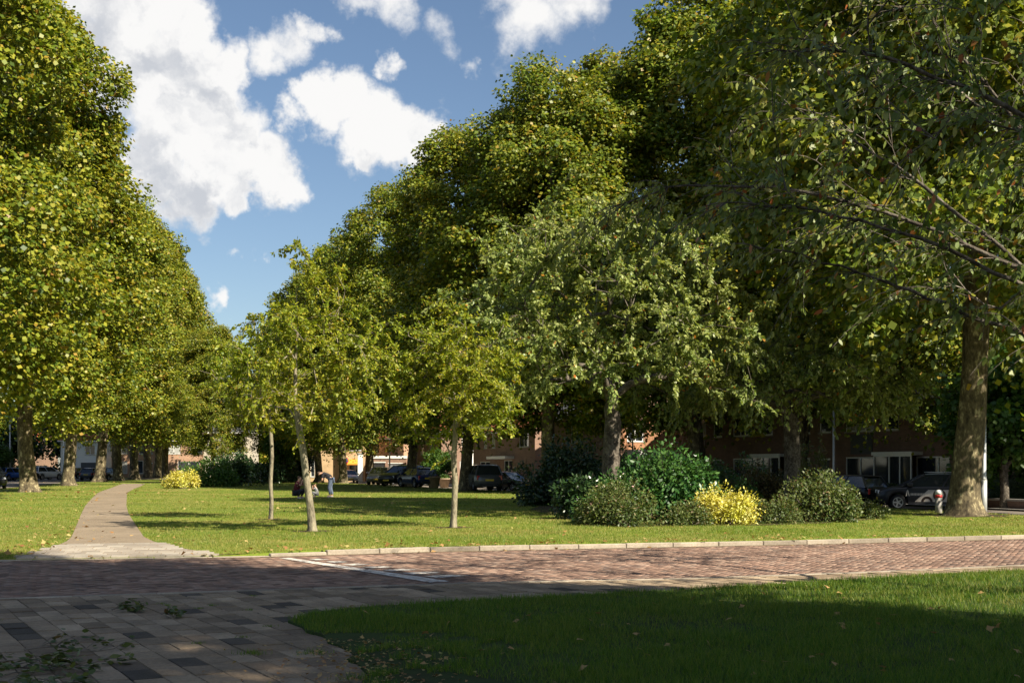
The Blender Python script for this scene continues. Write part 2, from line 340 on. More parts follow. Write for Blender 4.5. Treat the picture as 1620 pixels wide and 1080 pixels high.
M['black_trim'] = plain('black_trim', (.02, .02, .022), .6)
M['headlight'] = plain('headlight', (.7, .72, .75), .12, spec=.9, var=.1)
M['taillight'] = plain('taillight', (.5, .02, .015), .2, spec=.8)
M['plate'] = plain('plate', (.75, .52, .03), .5, var=.04)
M['dark_door'] = plain('dark_door', (.05, .055, .06), .5)
M['sign_blue'] = plain('sign_blue', (.03, .08, .30), .45)
M['sign_red'] = plain('sign_red', (.5, .03, .03), .45)
M['orange_cloth'] = plain('orange_cloth', (.75, .28, .03), .85, var=.1)
M['concrete'] = plain('concrete', (.34, .32, .29), .9, var=.2, scale=3, bump=.3)
# ------------------------------------------------------------------ the lie of the land
# east street runs along U from P0; S is the offset to the right of the tree row, T the distance along it
P0 = (15.0, 42.0); U = (-.378, .926); NV = (.926, .378)
def ST(s, t, z=None):
    x = P0[0]+U[0]*t+NV[0]*s; y = P0[1]+U[1]*t+NV[1]*s
    return Vector((x, y, zg(x, y) if z is None else z))
P2 = (-30.5, 80.0); U2 = (-.205, .979); NV2 = (-.979, -.205)
def ST2(s, t, z=None):
    x = P2[0]+U2[0]*t+NV2[0]*s; y = P2[1]+U2[1]*t+NV2[1]*s
    return Vector((x, y, zg(x, y) if z is None else z))
def s_of(x, y): return (np.asarray(x)-P0[0])*NV[0]+(np.asarray(y)-P0[1])*NV[1]
def s2_of(x, y): return (np.asarray(x)-P2[0])*NV2[0]+(np.asarray(y)-P2[1])*NV2[1]
FAR_X = [-60, -30, -8.7, -4.3, -1.3, 2.4, 6.4, 11.4, 24, 60]; FAR_Y = [13.0, 17.2, 21.5, 22.5, 23.9, 25.0, 26.2, 28.1, 33, 47]
NEAR_X = [-60, -30, -6.2, -1.8, -.9, 2.2, 4.9, 8.3, 24, 60]; NEAR_Y = [2.0, 8.5, 15.3, 16.9, 17.3, 18.0, 18.95, 20.5, 27, 42]
def far_edge(x): return np.interp(x, FAR_X, FAR_Y)
def near_edge(x): return np.interp(x, NEAR_X, NEAR_Y)
def zg(x, y):
    """height of the park turf and the streets beyond"""
    e = sstep(-.2, 3.0, s_of(x, y)); w = sstep(.5, 4, s2_of(x, y))
    b = .02*np.sin(np.asarray(x)*.31+1)*np.sin(np.asarray(y)*.23)*sstep(0, 6, np.asarray(y)-far_edge(x))
    q = .07*(1-sstep(-5.4, -3.6, x))*(1-sstep(.0, 2.6, np.asarray(y)-far_edge(x)))
    return .085+b-.335*e-.09*w-q
def at(px, py, dz=0.0):
    """point of the ground seen at a photo pixel"""
    z = .08
    for _ in range(12):
        d = (EYE-z)*FPX/(py-HOR); x = (px-810)/FPX*d; z = float(zg(x, d))
    return Vector((x, d, z+dz))
def pin(poly, X, Y):
    X = np.asarray(X, float); Y = np.asarray(Y, float); c = np.zeros(X.shape, bool); n = len(poly)
    for i in range(n):
        (x1, y1), (x2, y2) = poly[i], poly[i-1]
        c ^= ((y1 > Y) != (y2 > Y)) & (X < (x2-x1)*(Y-y1)/((y2-y1) or 1e-9)+x1)
    return c
def vnoise(x, y, s, seed=0):
    """cheap smooth noise in 0..1"""
    r = np.random.default_rng(seed); o = 0
    for k in range(5):
        a = r.uniform(0, 6.28, 2); f = s*(1.7**k)*r.uniform(.8, 1.2, 2); t = r.uniform(0, 3.14)
        o = o+np.sin((x*math.cos(t)+y*math.sin(t))*f[0]+a[0])*np.sin((-x*math.sin(t)+y*math.cos(t))*f[1]+a[1])/(1.35**k)
    return .5+.28*o
def structure(o): o['kind'] = 'structure'; return o
def strip(name, left, right, mat, dz=0., flat=None, nc=1):
    V = []; F = []; w = nc+1
    for a, b in zip(left, right):
        for c in range(w):
            x = a[0]+(b[0]-a[0])*c/nc; y = a[1]+(b[1]-a[1])*c/nc; V.append((x, y, (float(zg(x, y)) if flat is None else flat)+dz))
    for i in range(len(left)-1):
        for c in range(nc): F.append((w*i+c, w*i+c+1, w*i+w+c+1, w*i+w+c))
    return link(name, raw_mesh(name, V, F, mat))
M['turf'] = mixground('turf', [(.065, .09, .014), (.10, .14, .018), (.14, .18, .022), (.22, .19, .05), (.24, .17, .07)], (.16, 1.3, 25.))
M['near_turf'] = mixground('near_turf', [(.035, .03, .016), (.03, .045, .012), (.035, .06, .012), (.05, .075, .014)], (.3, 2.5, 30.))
M['soil'] = mixground('soil', [(.03, .022, .014), (.055, .04, .024), (.08, .055, .032)], (.5, 4, 30))
M['sand'] = mixground('sand', [(.06, .05, .037), (.10, .085, .06), (.14, .125, .07)], (.7, 5, 40))
M['joint'] = mixground('joint', [(.018, .014, .009), (.028, .022, .014), (.035, .04, .014)], (.5, 3, 30))
M['path'] = mixground('path', [(.165, .128, .09), (.235, .185, .13), (.30, .238, .17)], (.4, 6, 50), .5)
M['street'] = mixground('street', [(.12, .10, .085), (.17, .145, .12), (.2, .17, .145)], (.3, 3, 30), .3)
M['yard'] = mixground('yard', [(.10, .09, .07), (.14, .12, .09), (.07, .09, .03)], (.15, 1.5, 20), .3)
structure(link('ground', raw_mesh('ground', [(-3000, -600, -.6), (3000, -600, -.6), (3000, 4000, -.6), (-3000, 4000, -.6)], [(0, 1, 2, 3)], M['yard'])))
# park lawn: one sheet from the far kerb on
gx = np.concatenate([np.arange(-150, -40, 6), np.arange(-40, 45, 1.0), np.arange(45, 120, 6)])
gr = np.concatenate([[-.004], np.arange(0, 40, 1.0), np.arange(40, 120, 2.5), np.arange(120, 330, 12)])
GX, GR = np.meshgrid(gx, gr); GY = far_edge(GX)+.13+GR
GZ = zg(GX, GY); GZ[0] = -.15; V = np.stack([GX, GY, GZ], -1).reshape(-1, 3); nx = len(gx); ny = len(gr)
I = (np.arange(ny-1)[:, None]*nx+np.arange(nx-1)[None]).ravel()
structure(link('lawn', raw_mesh('lawn', V, np.stack([I, I+1, I+nx+1, I+nx], 1), M['turf'], True)))
# streets along both sides of the park
ts = np.arange(-60, 150, 4.0)
structure(strip('east_street', [ST(3.2, t) for t in ts], [ST(9.3, t) for t in ts], M['street'], .02))
structure(strip('east_pavement', [ST(9.3, t) for t in ts], [ST(12, t) for t in ts], M['concrete'], .10))
ts2 = np.arange(-70, 140, 4.0)
structure(strip('west_street', [ST2(14, t) for t in ts2], [ST2(4.2, t) for t in ts2], M['street'], .03))
structure(strip('cross_street', [ST(-2-k*4, 118+k*1.63) for k in range(22)], [ST(-2-k*4, 126+k*1.63) for k in range(22)], M['street'], .035))

# ---- brick road between the two kerbs
rx = np.arange(-60, 61, 1.5)
structure(strip('road_bed', [(x, near_edge(x)) for x in rx], [(x, far_edge(x)) for x in rx], M['sand'], -.016, 0.))
M['brick'] = islandmat('brick', [(0, (.10, .062, .047)), (.3, (.175, .108, .08)), (.6, (.235, .145, .105)), (.85, (.29, .20, .15)), (1, (.13, .095, .08))], .8, .4, 90, .42, .55)
road = structure(empty('road'))
BW = .105; ang = R(20+45); ca, sa = math.cos(ang), math.sin(ang)
gap = .007
def brickmesh(w, l):
    m = MB(); b = .006
    v = [(gap/2, gap/2, -.014), (l-gap/2, gap/2, -.014), (l-gap/2, w-gap/2, -.014), (gap/2, w-gap/2, -.014),
         (gap/2+b, gap/2+b, 0), (l-gap/2-b, gap/2+b, 0), (l-gap/2-b, w-gap/2-b, 0), (gap/2+b, w-gap/2-b, 0)]
    return v, [(4, 5, 6, 7), (0, 1, 5, 4), (1, 2, 6, 5), (2, 3, 7, 6), (3, 0, 4, 7)]
hv, bf = brickmesh(BW, 2*BW); hv = np.array(hv); vv = np.stack([hv[:, 1], hv[:, 0], hv[:, 2]], 1); bfa = np.array(bf); bfv = bfa[:, ::-1]
cells = []
n = 200
for r in range(-n-60, n+180):
    for c in range(-n-60, n+180):
        m4 = (c-r) % 4
        if m4 not in (0, 3): continue
        cx, cy = (c+(1 if m4 == 0 else .5))*BW, (r+(.5 if m4 == 0 else 1))*BW
        x = ca*cx-sa*cy+1.0; y = sa*cx+ca*cy+9.0
        if x < -15 or x > 17 or y < 11 or y > 33: continue
        cells.append((m4, c*BW, r*BW, x, y))
ce = np.array(cells)
ne, fe = near_edge(ce[:, 3]), far_edge(ce[:, 3])
ce = ce[(ce[:, 4] > ne+.12) & (ce[:, 4] < fe-.10)]
ce = ce[(np.abs(ce[:, 3]) < .43*ce[:, 4]+4.)]
front = np.argsort(ce[:, 4]+99*(np.abs(ce[:, 3]) > .405*ce[:, 4]))[:300]; isf = np.zeros(len(ce), bool); isf[front] = True
bz = rng.uniform(-.003, .002, len(ce))
Vs = []; Fs = []; o = 0
meH = raw_mesh('brick', hv, bfa, M['brick']); meV = raw_mesh('brick_turned', vv, bfv, M['brick'])
for i, (m4, ox, oy, x, y) in enumerate(ce):
    if isf[i]:
        p = link('brick', meH if m4 == 0 else meV, road, (ca*ox-sa*oy+1.0, sa*ox+ca*oy+9.0, bz[i]), (0, 0, ang))
        continue
    b = (hv if m4 == 0 else vv)
    X = b[:, 0]+ox; Y = b[:, 1]+oy
    Vs.append(np.stack([ca*X-sa*Y+1.0, sa*X+ca*Y+9.0, b[:, 2]+bz[i]], 1)); Fs.append((bfa if m4 == 0 else bfv)+o); o += 8
o_ = link('brick_field', raw_mesh('brick_field', np.concatenate(Vs), np.concatenate(Fs), M['brick']), road); o_['kind'] = 'stuff'
# ---- kerb stones along the park
M['kerb'] = islandmat('kerb', [(0, (.20, .168, .128)), (.5, (.27, .23, .178)), (1, (.34, .29, .225))], .9, .5, 70, .34, 1.6)
kerb = structure(empty('kerb'))
def along(fx, x0, x1, step):
    xs = [x0]
    while xs[-1] < x1:
        x = xs[-1]; s = float(fx(x+.5)-fx(x-.5)); xs.append(x+step/math.hypot(1, s))
    return xs
xs = along(far_edge, -18, 40, 1.0)
km = {}
for a, b in zip(xs[:-1], xs[1:]):
    ya, yb = float(far_edge(a)), float(far_edge(b)); Lk = math.hypot(b-a, yb-ya)
    low = 1-float(sstep(-5.2, -3.6, a))
    h = .076*(1-low)+.012
    key = round(h, 3)
    if key not in km: km[key] = MB().box(.006, .994, 0, .15, -.2, h).mesh('kerb_stone', M['kerb'], bevel=.012)
    k = link('kerb_stone', km[key], kerb, (a, ya-.02, rnd.uniform(-.004, .004)), (rnd.uniform(-.004, .004), 0, math.atan2(yb-ya, b-a)+rnd.uniform(-.004, .004)))
    k.scale.x = Lk
# low edging between road and near pavement
edge = structure(empty('edging'))
xs = along(near_edge, -16, 26, 1.0); em = MB().box(.004, .996, -.06, .06, -.1, .006).mesh('edging_stone', M['kerb'], bevel=.006)
for a, b in zip(xs[:-1], xs[1:]):
    ya, yb = float(near_edge(a)), float(near_edge(b))
    k = link('edging_stone', em, edge, (a, ya+.05, rnd.uniform(-.003, .003)), (0, 0, math.atan2(yb-ya, b-a))); k.scale.x = math.hypot(b-a, yb-ya)
# ---- foreground pavement of long concrete pavers
M['paver'] = islandmat('paver', [(0, (.055, .043, .032)), (.07, (.08, .062, .046)), (.12, (.165, .118, .076)), (.4, (.21, .154, .10)), (.75, (.265, .198, .13)), (.92, (.34, .262, .178)), (1, (.17, .12, .077))], .85, .6, 120, .42, 1.9)
pave = structure(empty('pavement'))
NEAR_LAWN = [(60, 39.8), (24, 25.4), (7.8, 19.35), (6.5, 18.75), (3.2, 16.85), (.8, 15.55), (-.76, 14.8), (-1.6, 14.35), (-2.2, 13.7), (-2.28, 13.0), (-1.95, 12.2), (-1.5, 11.2), (-1.25, 10.2), (-1.0, 9.0), (-.3, 5), (0.2, 2.2), (60, 2.2)]
structure(link('pavement_bed', raw_mesh('pavement_bed', [(x, y, -.012) for x in (0,) for y in (0,)] and
    sum([[(x, float(near_edge(x))+.02, -.014), (x, -6, -.014)] for x in rx], []), [(2*i, 2*i+1, 2*i+3, 2*i+2) for i in range(len(rx)-1)], M['joint'])))
def clip(poly, fn):
    out = []
    for i in range(len(poly)):
        p, q = poly[i-1], poly[i]; a, b = fn(p), fn(q)
        if (a >= 0) != (b >= 0): t = a/(a-b); out.append((p[0]+t*(q[0]-p[0]), p[1]+t*(q[1]-p[1])))
        if b >= 0: out.append(q)
    return out
cdir = (-.476, .88); rdir = (.88, .476); tiles = []
for i in range(-70, 90):
    for j in range(-16, 66):
        a0 = j*.462+(.231 if i % 2 else 0)+.07*math.sin(i*3.3); b0 = i*.236
        P = [(2+cdir[0]*a+rdir[0]*b, 6+cdir[1]*a+rdir[1]*b) for a, b in ((a0, b0), (a0, b0+.225), (a0+.450, b0+.225), (a0+.450, b0))]
        cx = sum(p[0] for p in P)/4; cy = sum(p[1] for p in P)/4
        if cy < 8.2 or cy > 21 or abs(cx) > .42*cy+4.: continue
        P = clip(P, lambda p: float(near_edge(p[0]))-p[1]-.005)
        if len(P) < 3: continue
        cx = sum(p[0] for p in P)/len(P); cy = sum(p[1] for p in P)/len(P)
        ins = pin(NEAR_LAWN, np.array([p[0] for p in P]+[cx]), np.array([p[1] for p in P]+[cy]))
        if ins.all() and cy > 14.5: continue
        if ins.all() and pin(NEAR_LAWN, np.array([cx-.5]), np.array([cy]))[0]: continue
        tiles.append((cy, cx, P))
tiles.sort(key=lambda t: t[0]+99*(abs(t[1]) > .41*t[0]+.2 or t[0] < 9.1))
far_v = MB()
for k, (cy, cx, P) in enumerate(tiles):
    m = MB() if k < 300 else far_v
    tz = rnd.uniform(-.006, .004); tx, ty = rnd.uniform(-.016, .016), rnd.uniform(-.016, .016); b = .006; nP = len(P)
    inner = [(p[0]+(cx-p[0])*b/max(.01, math.hypot(cx-p[0], cy-p[1])), p[1]+(cy-p[1])*b/max(.01, math.hypot(cx-p[0], cy-p[1]))) for p in P]
    ox, oy = (cx, cy) if k < 300 else (0, 0)
    hz = lambda p: tz+tx*(p[0]-cx)+ty*(p[1]-cy)
    v = [(p[0]-ox, p[1]-oy, -.013) for p in P]+[(p[0]-ox, p[1]-oy, hz(p)-.004) for p in P]+[(p[0]-ox, p[1]-oy, hz(p)) for p in inner]
    f = [(i, (i+1) % nP, nP+(i+1) % nP, nP+i) for i in range(nP)]+[(nP+i, nP+(i+1) % nP, 2*nP+(i+1) % nP, 2*nP+i) for i in range(nP)]+[tuple(range(2*nP, 3*nP))]
    m.add(v, f)
    if k < 300: m.build('paver', M['paver'], pave, loc=(cx, cy, 0))
if far_v.v: far_v.build('paver_field', M['paver'], pave)['kind'] = 'stuff'
# ---- near lawn
nl = []
for (x1, y1), (x2, y2) in zip(NEAR_LAWN, NEAR_LAWN[1:]+NEAR_LAWN[:1]):
    k = max(1, int(min(math.hypot(x2-x1, y2-y1), 30)/.25))
    for i in range(k):
        t = i/k; w = .12 if max(abs(x1), abs(x2)) < 30 else 0
        nl.append((x1+(x2-x1)*t+w*rnd.uniform(-1, 1)*.5, y1+(y2-y1)*t+w*rnd.uniform(-1, 1)*.5))
NL = nl
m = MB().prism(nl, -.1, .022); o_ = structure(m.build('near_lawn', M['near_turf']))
bm = bmesh.new(); bm.from_mesh(o_.data); bmesh.ops.triangulate(bm, faces=[f for f in bm.faces if len(f.verts) > 4]); bm.to_mesh(o_.data); bm.free()
# ---- sandy dirt swept against the kerb
M['dirt'] = mixground('dirt', [(.12, .085, .05), (.2, .15, .095), (.26, .2, .13)], (.6, 5, 45))
dx_ = np.arange(-8.5, 20, .22); da = [(x, float(far_edge(x))-.03) for x in dx_]; db = [(x, float(far_edge(x))-.05-.16*float(vnoise(np.array([x]), np.array([0.]), 1.9, 12)[0])-rnd.uniform(0, .06)) for x in dx_]
structure(strip('gutter_dirt', da, db, M['dirt'], .005, 0.))
# ---- white ramp marking across the road
mk = structure(empty('road_marking'))
A = Vector((-4.0, 22.15, .0)); B = Vector((-1.0, 17.55, .0)); dl = (B-A); Ld = dl.length; dl.normalize(); pr = Vector((-dl.y, dl.x, 0))
def paint(name, quad): 
    return link(name, raw_mesh(name, [(p[0], p[1], .0075) for p in quad], [(0, 1, 2, 3)], M['road_paint']), mk)
paint('line', [A-pr*.09, B-pr*.16, B+pr*.16, A+pr*.09])
for k in range(7):
    a = A+dl*(.5+k*.68); paint('block', [a+pr*.26, a+dl*.34+pr*.26, a+dl*.30+pr*(.5+.06*k), a+dl*.02+pr*(.42+.05*k)])
# ---- footpath
PATH_PX = [(22, 374, 883.5), (60, 325, 874), (88, 270, 865), (105, 243, 857), (113, 228, 850), (120, 217, 834), (129, 203, 812), (135, 200, 800), (154, 201, 780), (172, 212, 773), (184, 224, 768.5), (194, 230, 765)]
pL = [at(a, y) for a, b, y in PATH_PX]; pR = [at(b, y) for a, b, y in PATH_PX]
def resample(P, k=7):
    out_ = []
    for a, b in zip(P[:-1], P[1:]):
        for i in range(k): out_.append(a.lerp(b, i/k))
    return out_+[P[-1]]
pL = resample(pL); pR = resample(pR)
for p in pL+pR: p.y = max(p.y, float(far_edge(p.x))+.14)
PATH_POLY = [(p.x, p.y) for p in pL]+[(p.x, p.y) for p in reversed(pR)]
fp = structure(strip('footpath', pL, pR, M['path'], .016, None, 4))
M['path_paver'] = islandmat('path_paver', [(0, (.23, .195, .155)), (.5, (.29, .25, .2)), (1, (.34, .3, .245))], .9, .35, 90, .2, 2.)
pm = MB().box(-.148, .148, -.147, .147, -.03, .0).mesh('paver', M['path_paver'], bevel=.005)
for r in range(9):
    for c in range(-30, 30):
        x = -9+c*.302+(.15 if r % 2 else 0); y = float(far_edge(x))+.30+r*.3; 
        cs = [(x-.17, y-.15), (x+.17, y-.15), (x, y+.15), (x, y)]
        if not pin(PATH_POLY, np.array([q[0] for q in cs[3:]]), np.array([q[1] for q in cs[3:]])).all(): continue
        z = float(zg(x, y))+.022
        link('paver', pm, fp, (x, y, z+.004+rnd.uniform(-.002, .002)), (.025, 0, math.atan2(float(far_edge(x+.5)-far_edge(x-.5)), 1)))

# ---- grass
def grassmat(name, g, straw, lo, hi, trans=.3):
    m = leafmat(name, g, trans, .55, (1.1, 1.2, .35)); nt = m.node_tree; b = nt.nodes['Principled BSDF']; l = nt.links
    src = b.inputs['Base Color'].links[0].from_socket
    geo = nt.nodes.new('ShaderNodeNewGeometry'); n = nt.nodes.new('ShaderNodeTexNoise'); n.inputs['Scale'].default_value = .22; n.inputs['Detail'].default_value = 6; n.inputs['Roughness'].default_value = .7
    l.new(geo.outputs['Position'], n.inputs['Vector'])
    ad = nt.nodes.new('ShaderNodeMath'); ad.operation = 'MULTIPLY_ADD'; l.new(geo.outputs['Random Per Island'], ad.inputs[0]); ad.inputs[1].default_value = .3; l.new(n.outputs['Fac'], ad.inputs[2])
    mr = nt.nodes.new('ShaderNodeMapRange'); l.new(ad.outputs[0], mr.inputs['Value']); mr.inputs['From Min'].default_value = lo; mr.inputs['From Max'].default_value = hi
    mx = nt.nodes.new('ShaderNodeMix'); mx.data_type = 'RGBA'; l.new(mr.outputs[0], mx.inputs['Factor']); l.new(src, mx.inputs['A']); mx.inputs['B'].default_value = (*straw, 1)
    l.new(mx.outputs['Result'], b.inputs['Base Color'])
    return m
M['grass'] = grassmat('grass', [(0, (.085, .15, .014)), (.5, (.14, .22, .018)), (.85, (.21, .27, .028)), (1, (.34, .30, .06))], (.38, .29, .10), .54, .92, .38)
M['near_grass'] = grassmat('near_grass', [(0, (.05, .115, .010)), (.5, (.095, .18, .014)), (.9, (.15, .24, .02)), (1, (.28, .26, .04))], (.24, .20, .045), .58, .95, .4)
def blades(name, X, Y, Z, h, w, mat, lean=.5):
    n = len(X); a = rng.uniform(0, 2*math.pi, n); t = rng.uniform(0, 2*math.pi, n)
    base = np.stack([X, Y, Z], 1); side = np.stack([np.cos(a), np.sin(a), np.zeros(n)], 1)*(w/2)[:, None]
    tip = base+np.stack([np.cos(t)*h*lean*rng.uniform(0, 1, n), np.sin(t)*h*lean*rng.uniform(0, 1, n), h], 1)
    V = np.stack([base-side, base+side, tip], 1).reshape(-1, 3); F = np.arange(3*n).reshape(-1, 3)
    o = link(name, raw_mesh(name, V, F, mat)); return tag(o, kind='stuff')
n = 360000
d = 8.0*(20.5/8.0)**rng.uniform(0, 1, n)**.85; x = rng.uniform(-1, 1.1, n)*.46*d
k = pin(NL, x, d); k &= rng.uniform(0, 1, n) < np.clip(1.6*vnoise(x, d, 1.3, 3)+.1, .25, 1)
bare = (x < -.2+.35*np.sin(d*3)) & (d < 12.0); k &= ~(bare & (vnoise(x, d, 2.2, 5) < .62))
x, d = x[k], d[k]; hn = .6+.8*vnoise(x, d, 2.0, 4)
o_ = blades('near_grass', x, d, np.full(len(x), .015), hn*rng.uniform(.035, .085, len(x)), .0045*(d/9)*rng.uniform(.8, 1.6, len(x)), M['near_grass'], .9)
tag(o_, 'short dark green grass of the shaded lawn in front', 'grass')
n = 600000
d = 1/(1/20.5-rng.uniform(0, 1, n)**1.12*(1/20.5-1/130)); x = rng.uniform(-1, 1, n)*(.43*d+2.2)
k = (d > far_edge(x)+.16) & ~pin(PATH_POLY, x, d) & (s_of(x, d) < 2.8) & (s2_of(x, d) < 4)
k &= rng.uniform(0, 1, n) < np.clip(1.5*vnoise(x, d, .7, 8)+.2, .3, 1)
for cx_, cy_, cr_ in [(*at(495, 840).xy, .42), (*at(428, 821).xy, .4), (*at(717, 834).xy, .4), (*at(1527, 815).xy, 1.2), (*at(460, 858).xy, .35), (*at(470, 868).xy, .3)]: k &= (np.hypot(x-cx_, (d-cy_))*(1+.35*np.sin(np.arctan2(d-cy_, x-cx_)*5+cx_)) > cr_)
x, d = x[k], d[k]; hn = .65+.7*vnoise(x, d, .9, 9)
o_ = blades('park_grass', x, d, zg(x, d)-.004, hn*rng.uniform(.026, .056, len(x)), .0085*(d/22)*rng.uniform(.8, 1.5, len(x)), M['grass'], .8)
tag(o_, 'sunlit short grass of the park lawn beyond the road', 'grass')
for px_, py_, r_ in ((495, 840, .5), (428, 821, .45), (717, 834, .45), (1527, 815, 1.35)):
    c_ = at(px_, py_); ring_ = [(c_.x+r_*(1+.2*math.sin(5*a+px_)+.1*math.sin(11*a))*math.cos(a), c_.y+r_*(1+.2*math.sin(5*a+px_)+.1*math.sin(11*a))*math.sin(a)) for a in np.arange(0, 6.28, .3)]
    structure(link('tree_pit_soil', raw_mesh('tree_pit_soil', [(x, y, float(zg(x, y))+.006) for x, y in ring_], [tuple(range(len(ring_)))], M['soil'])))
# weeds in the paver joints and tufts at the pavement's edge
xs_, ys_, hs_ = [], [], []
for c in range(46):
    if c < 7: cx, cy = rnd.choice([(-2.2, 13.3), (-2.0, 12.4), (-1.75, 11.4), (-1.4, 10.6), (-1.3, 9.6), (-1.9, 11.0), (-2.35, 13.9)]); cx += rnd.uniform(-.35, .2); cy += rnd.uniform(-.4, .4)
    else:
        i = rnd.randint(-31, 3); b0 = i*.236-.004; a = rnd.uniform(3, 12); cx = 2+cdir[0]*a+rdir[0]*b0; cy = 6+cdir[1]*a+rdir[1]*b0
    if cy > near_edge(cx) or cy < 8.5: continue
    m_ = 110 if c < 7 else 36; sp = .06 if c < 7 else .025
    xs_.append(rng.normal(cx, sp*1.3, m_)); ys_.append(rng.normal(cy, sp, m_)); hs_.append(rng.uniform(.02, .06 if c < 7 else .022, m_))
X = np.concatenate(xs_); Y = np.concatenate(ys_); H = np.concatenate(hs_)
tag(blades('weeds', X, Y, np.zeros(len(X)), H, rng.uniform(.004, .008, len(X)), M['near_grass'], 1.), 'weeds sprouting in the paver joints', 'weeds')
# ------------------------------------------------------------------ trees
LOBED = [(0, 0, 0), (.56, .36, -.10), (.20, .56, 0), (0, 1, -.06), (-.20, .56, 0), (-.56, .36, -.10)]
KITE = [(0, 0, 0), (.46, .46, -.10), (0, 1, -.06), (-.46, .46, -.10)]
OVAL = [(0, 0, 0), (.24, .32, -.07), (.20, .68, -.10), (0, 1, -.16), (-.20, .68, -.10), (-.24, .32, -.07)]
def unit(a): return a/np.maximum(1e-6, np.linalg.norm(a, axis=-1, keepdims=True))
def leaves_mesh(name, pos, tip, nrm, size, shape, mat):
    """one folded leaf of two quads at each position"""
    S = np.array(shape); tip = unit(tip); nrm = unit(nrm-(nrm*tip).sum(1, keepdims=True)*tip); side = np.cross(tip, nrm)
    V = pos[:, None]+size[:, None, None]*(S[None, :, 0:1]*side[:, None]+S[None, :, 1:2]*tip[:, None]+S[None, :, 2:3]*nrm[:, None])
    n = len(pos); b = np.arange(n)[:, None]*len(S)
    if len(S) == 4: return raw_mesh(name, V.reshape(-1, 3), b+np.array([[0, 1, 2, 3]]), mat)
    F = np.concatenate([b+np.array([[0, 1, 2, 3]]), b+np.array([[0, 3, 4, 5]])], 1).reshape(-1, 4)
    return raw_mesh(name, V.reshape(-1, 3), F, mat)
def rdirs(g, n): return unit(g.normal(size=(n, 3)))
def skeleton(g, trunk, targets, step=.5, lift=.35, up=.6, limbs=()):
    """join every target to the nearest fitting node of the growing tree; returns nodes, parents, chains"""
    pos = [np.array(p, float) for p in trunk]; par = [-1]+list(range(len(trunk)-1)); chains = [list(range(len(trunk)))]
    base = pos[0]
    for lb in limbs:     # given main limbs, smoothed, from the fork outwards
        P_ = np.array([trunk[-1]]+list(lb), float); u_ = np.linspace(0, len(P_)-1, 6*(len(P_)-1)+1); last = len(trunk)-1; ch = [last]
        S_ = np.stack([np.interp(u_, np.arange(len(P_)), P_[:, i]) for i in range(3)], 1)
        for _ in range(5): S_[1:-1] = (S_[:-2]+2*S_[1:-1]+S_[2:])/4
        for x in S_[1:]: pos.append(x+g.normal(0, .02, 3)); par.append(last); last = len(pos)-1; ch.append(last)
        chains.append(ch)
    order = np.argsort(np.linalg.norm(targets-np.array(trunk[-1])*np.array([1, 1, .5]), axis=1))
    ends = []
    for i in order:
        T = targets[i]; A = np.array(pos); dv = T-A; dist = np.linalg.norm(dv, axis=1)
        pen = np.maximum(0, .25*np.hypot(dv[:, 0], dv[:, 1])-dv[:, 2]*up)
        pen = pen+(np.arange(len(A)) < len(trunk)//3)*3
        rad_t = np.hypot(T[0]-base[0], T[1]-base[1]); rad_n = np.hypot(A[:, 0]-base[0], A[:, 1]-base[1])
        pen = pen+np.maximum(0, rad_n-rad_t)*1.5
        j = int(np.argmin(dist+pen)); p = A[j]; q = par[j]
        pd = (p-A[q]) if q >= 0 else np.array([0, 0, 1.]); pd = pd/max(1e-6, np.linalg.norm(pd))
        n = max(2, int(dist[j]/step)); c = p+pd*dist[j]*.3+np.array([0, 0, lift*dist[j]*.35])+g.normal(0, .06*dist[j], 3)
        ch = [j]; last = j
        for k in range(1, n+1):
            t = k/n; x = (1-t)**2*p+2*t*(1-t)*c+t*t*T+(g.normal(0, .025*step, 3) if k < n else 0)
            pos.append(x); par.append(last); last = len(pos)-1; ch.append(last)
        chains.append(ch); ends.append((last, ch))
    return np.array(pos), par, chains, ends
def limb_radii(pos, par, r_base, r_tip):
    n = len(pos); cnt = np.zeros(n); kids = np.zeros(n, int)
    for i in range(1, n): kids[par[i]] += 1
    for i in range(n-1, -1, -1):
        if kids[i] == 0: cnt[i] = 1
        if par[i] >= 0: cnt[par[i]] += cnt[i]
    gm = math.log(max(2, cnt[0]))/math.log(r_base/r_tip)
    return r_tip*np.maximum(cnt, 1)**(1/gm)
def tubes(chains, pos, rad, minr=0., kmax=8):
    Vs = []; Fs = []; o = 0
    for ch in chains:
        r = rad[ch].copy()
        if len(r) > 1: r[0] = min(r[0], r[1]*1.15)
        if r.max() < minr: continue
        P = pos[ch]; k = kmax if r.max() > .06 else (5 if r.max() > .02 else 3)
        d = unit(np.gradient(P, axis=0)); ref = np.where(np.abs(d[:, 2:3]) < .9, np.array([[0, 0, 1.]]), np.array([[1., 0, 0]]))
        a = unit(np.cross(d, ref)); b = np.cross(d, a); t = 2*math.pi*np.arange(k)/k
        V = P[:, None]+r[:, None, None]*(np.cos(t)[None, :, None]*a[:, None]+np.sin(t)[None, :, None]*b[:, None])
        m = len(ch); I = (np.arange(m-1)[:, None]*k+np.arange(k)[None]).ravel(); J = (np.arange(m-1)[:, None]*k+(np.arange(k)[None]+1) % k).ravel()
        Vs.append(V.reshape(-1, 3)); Fs.append(np.stack([I, J, J+k, I+k], 1)+o); o += m*k
    return np.concatenate(Vs), np.concatenate(Fs)
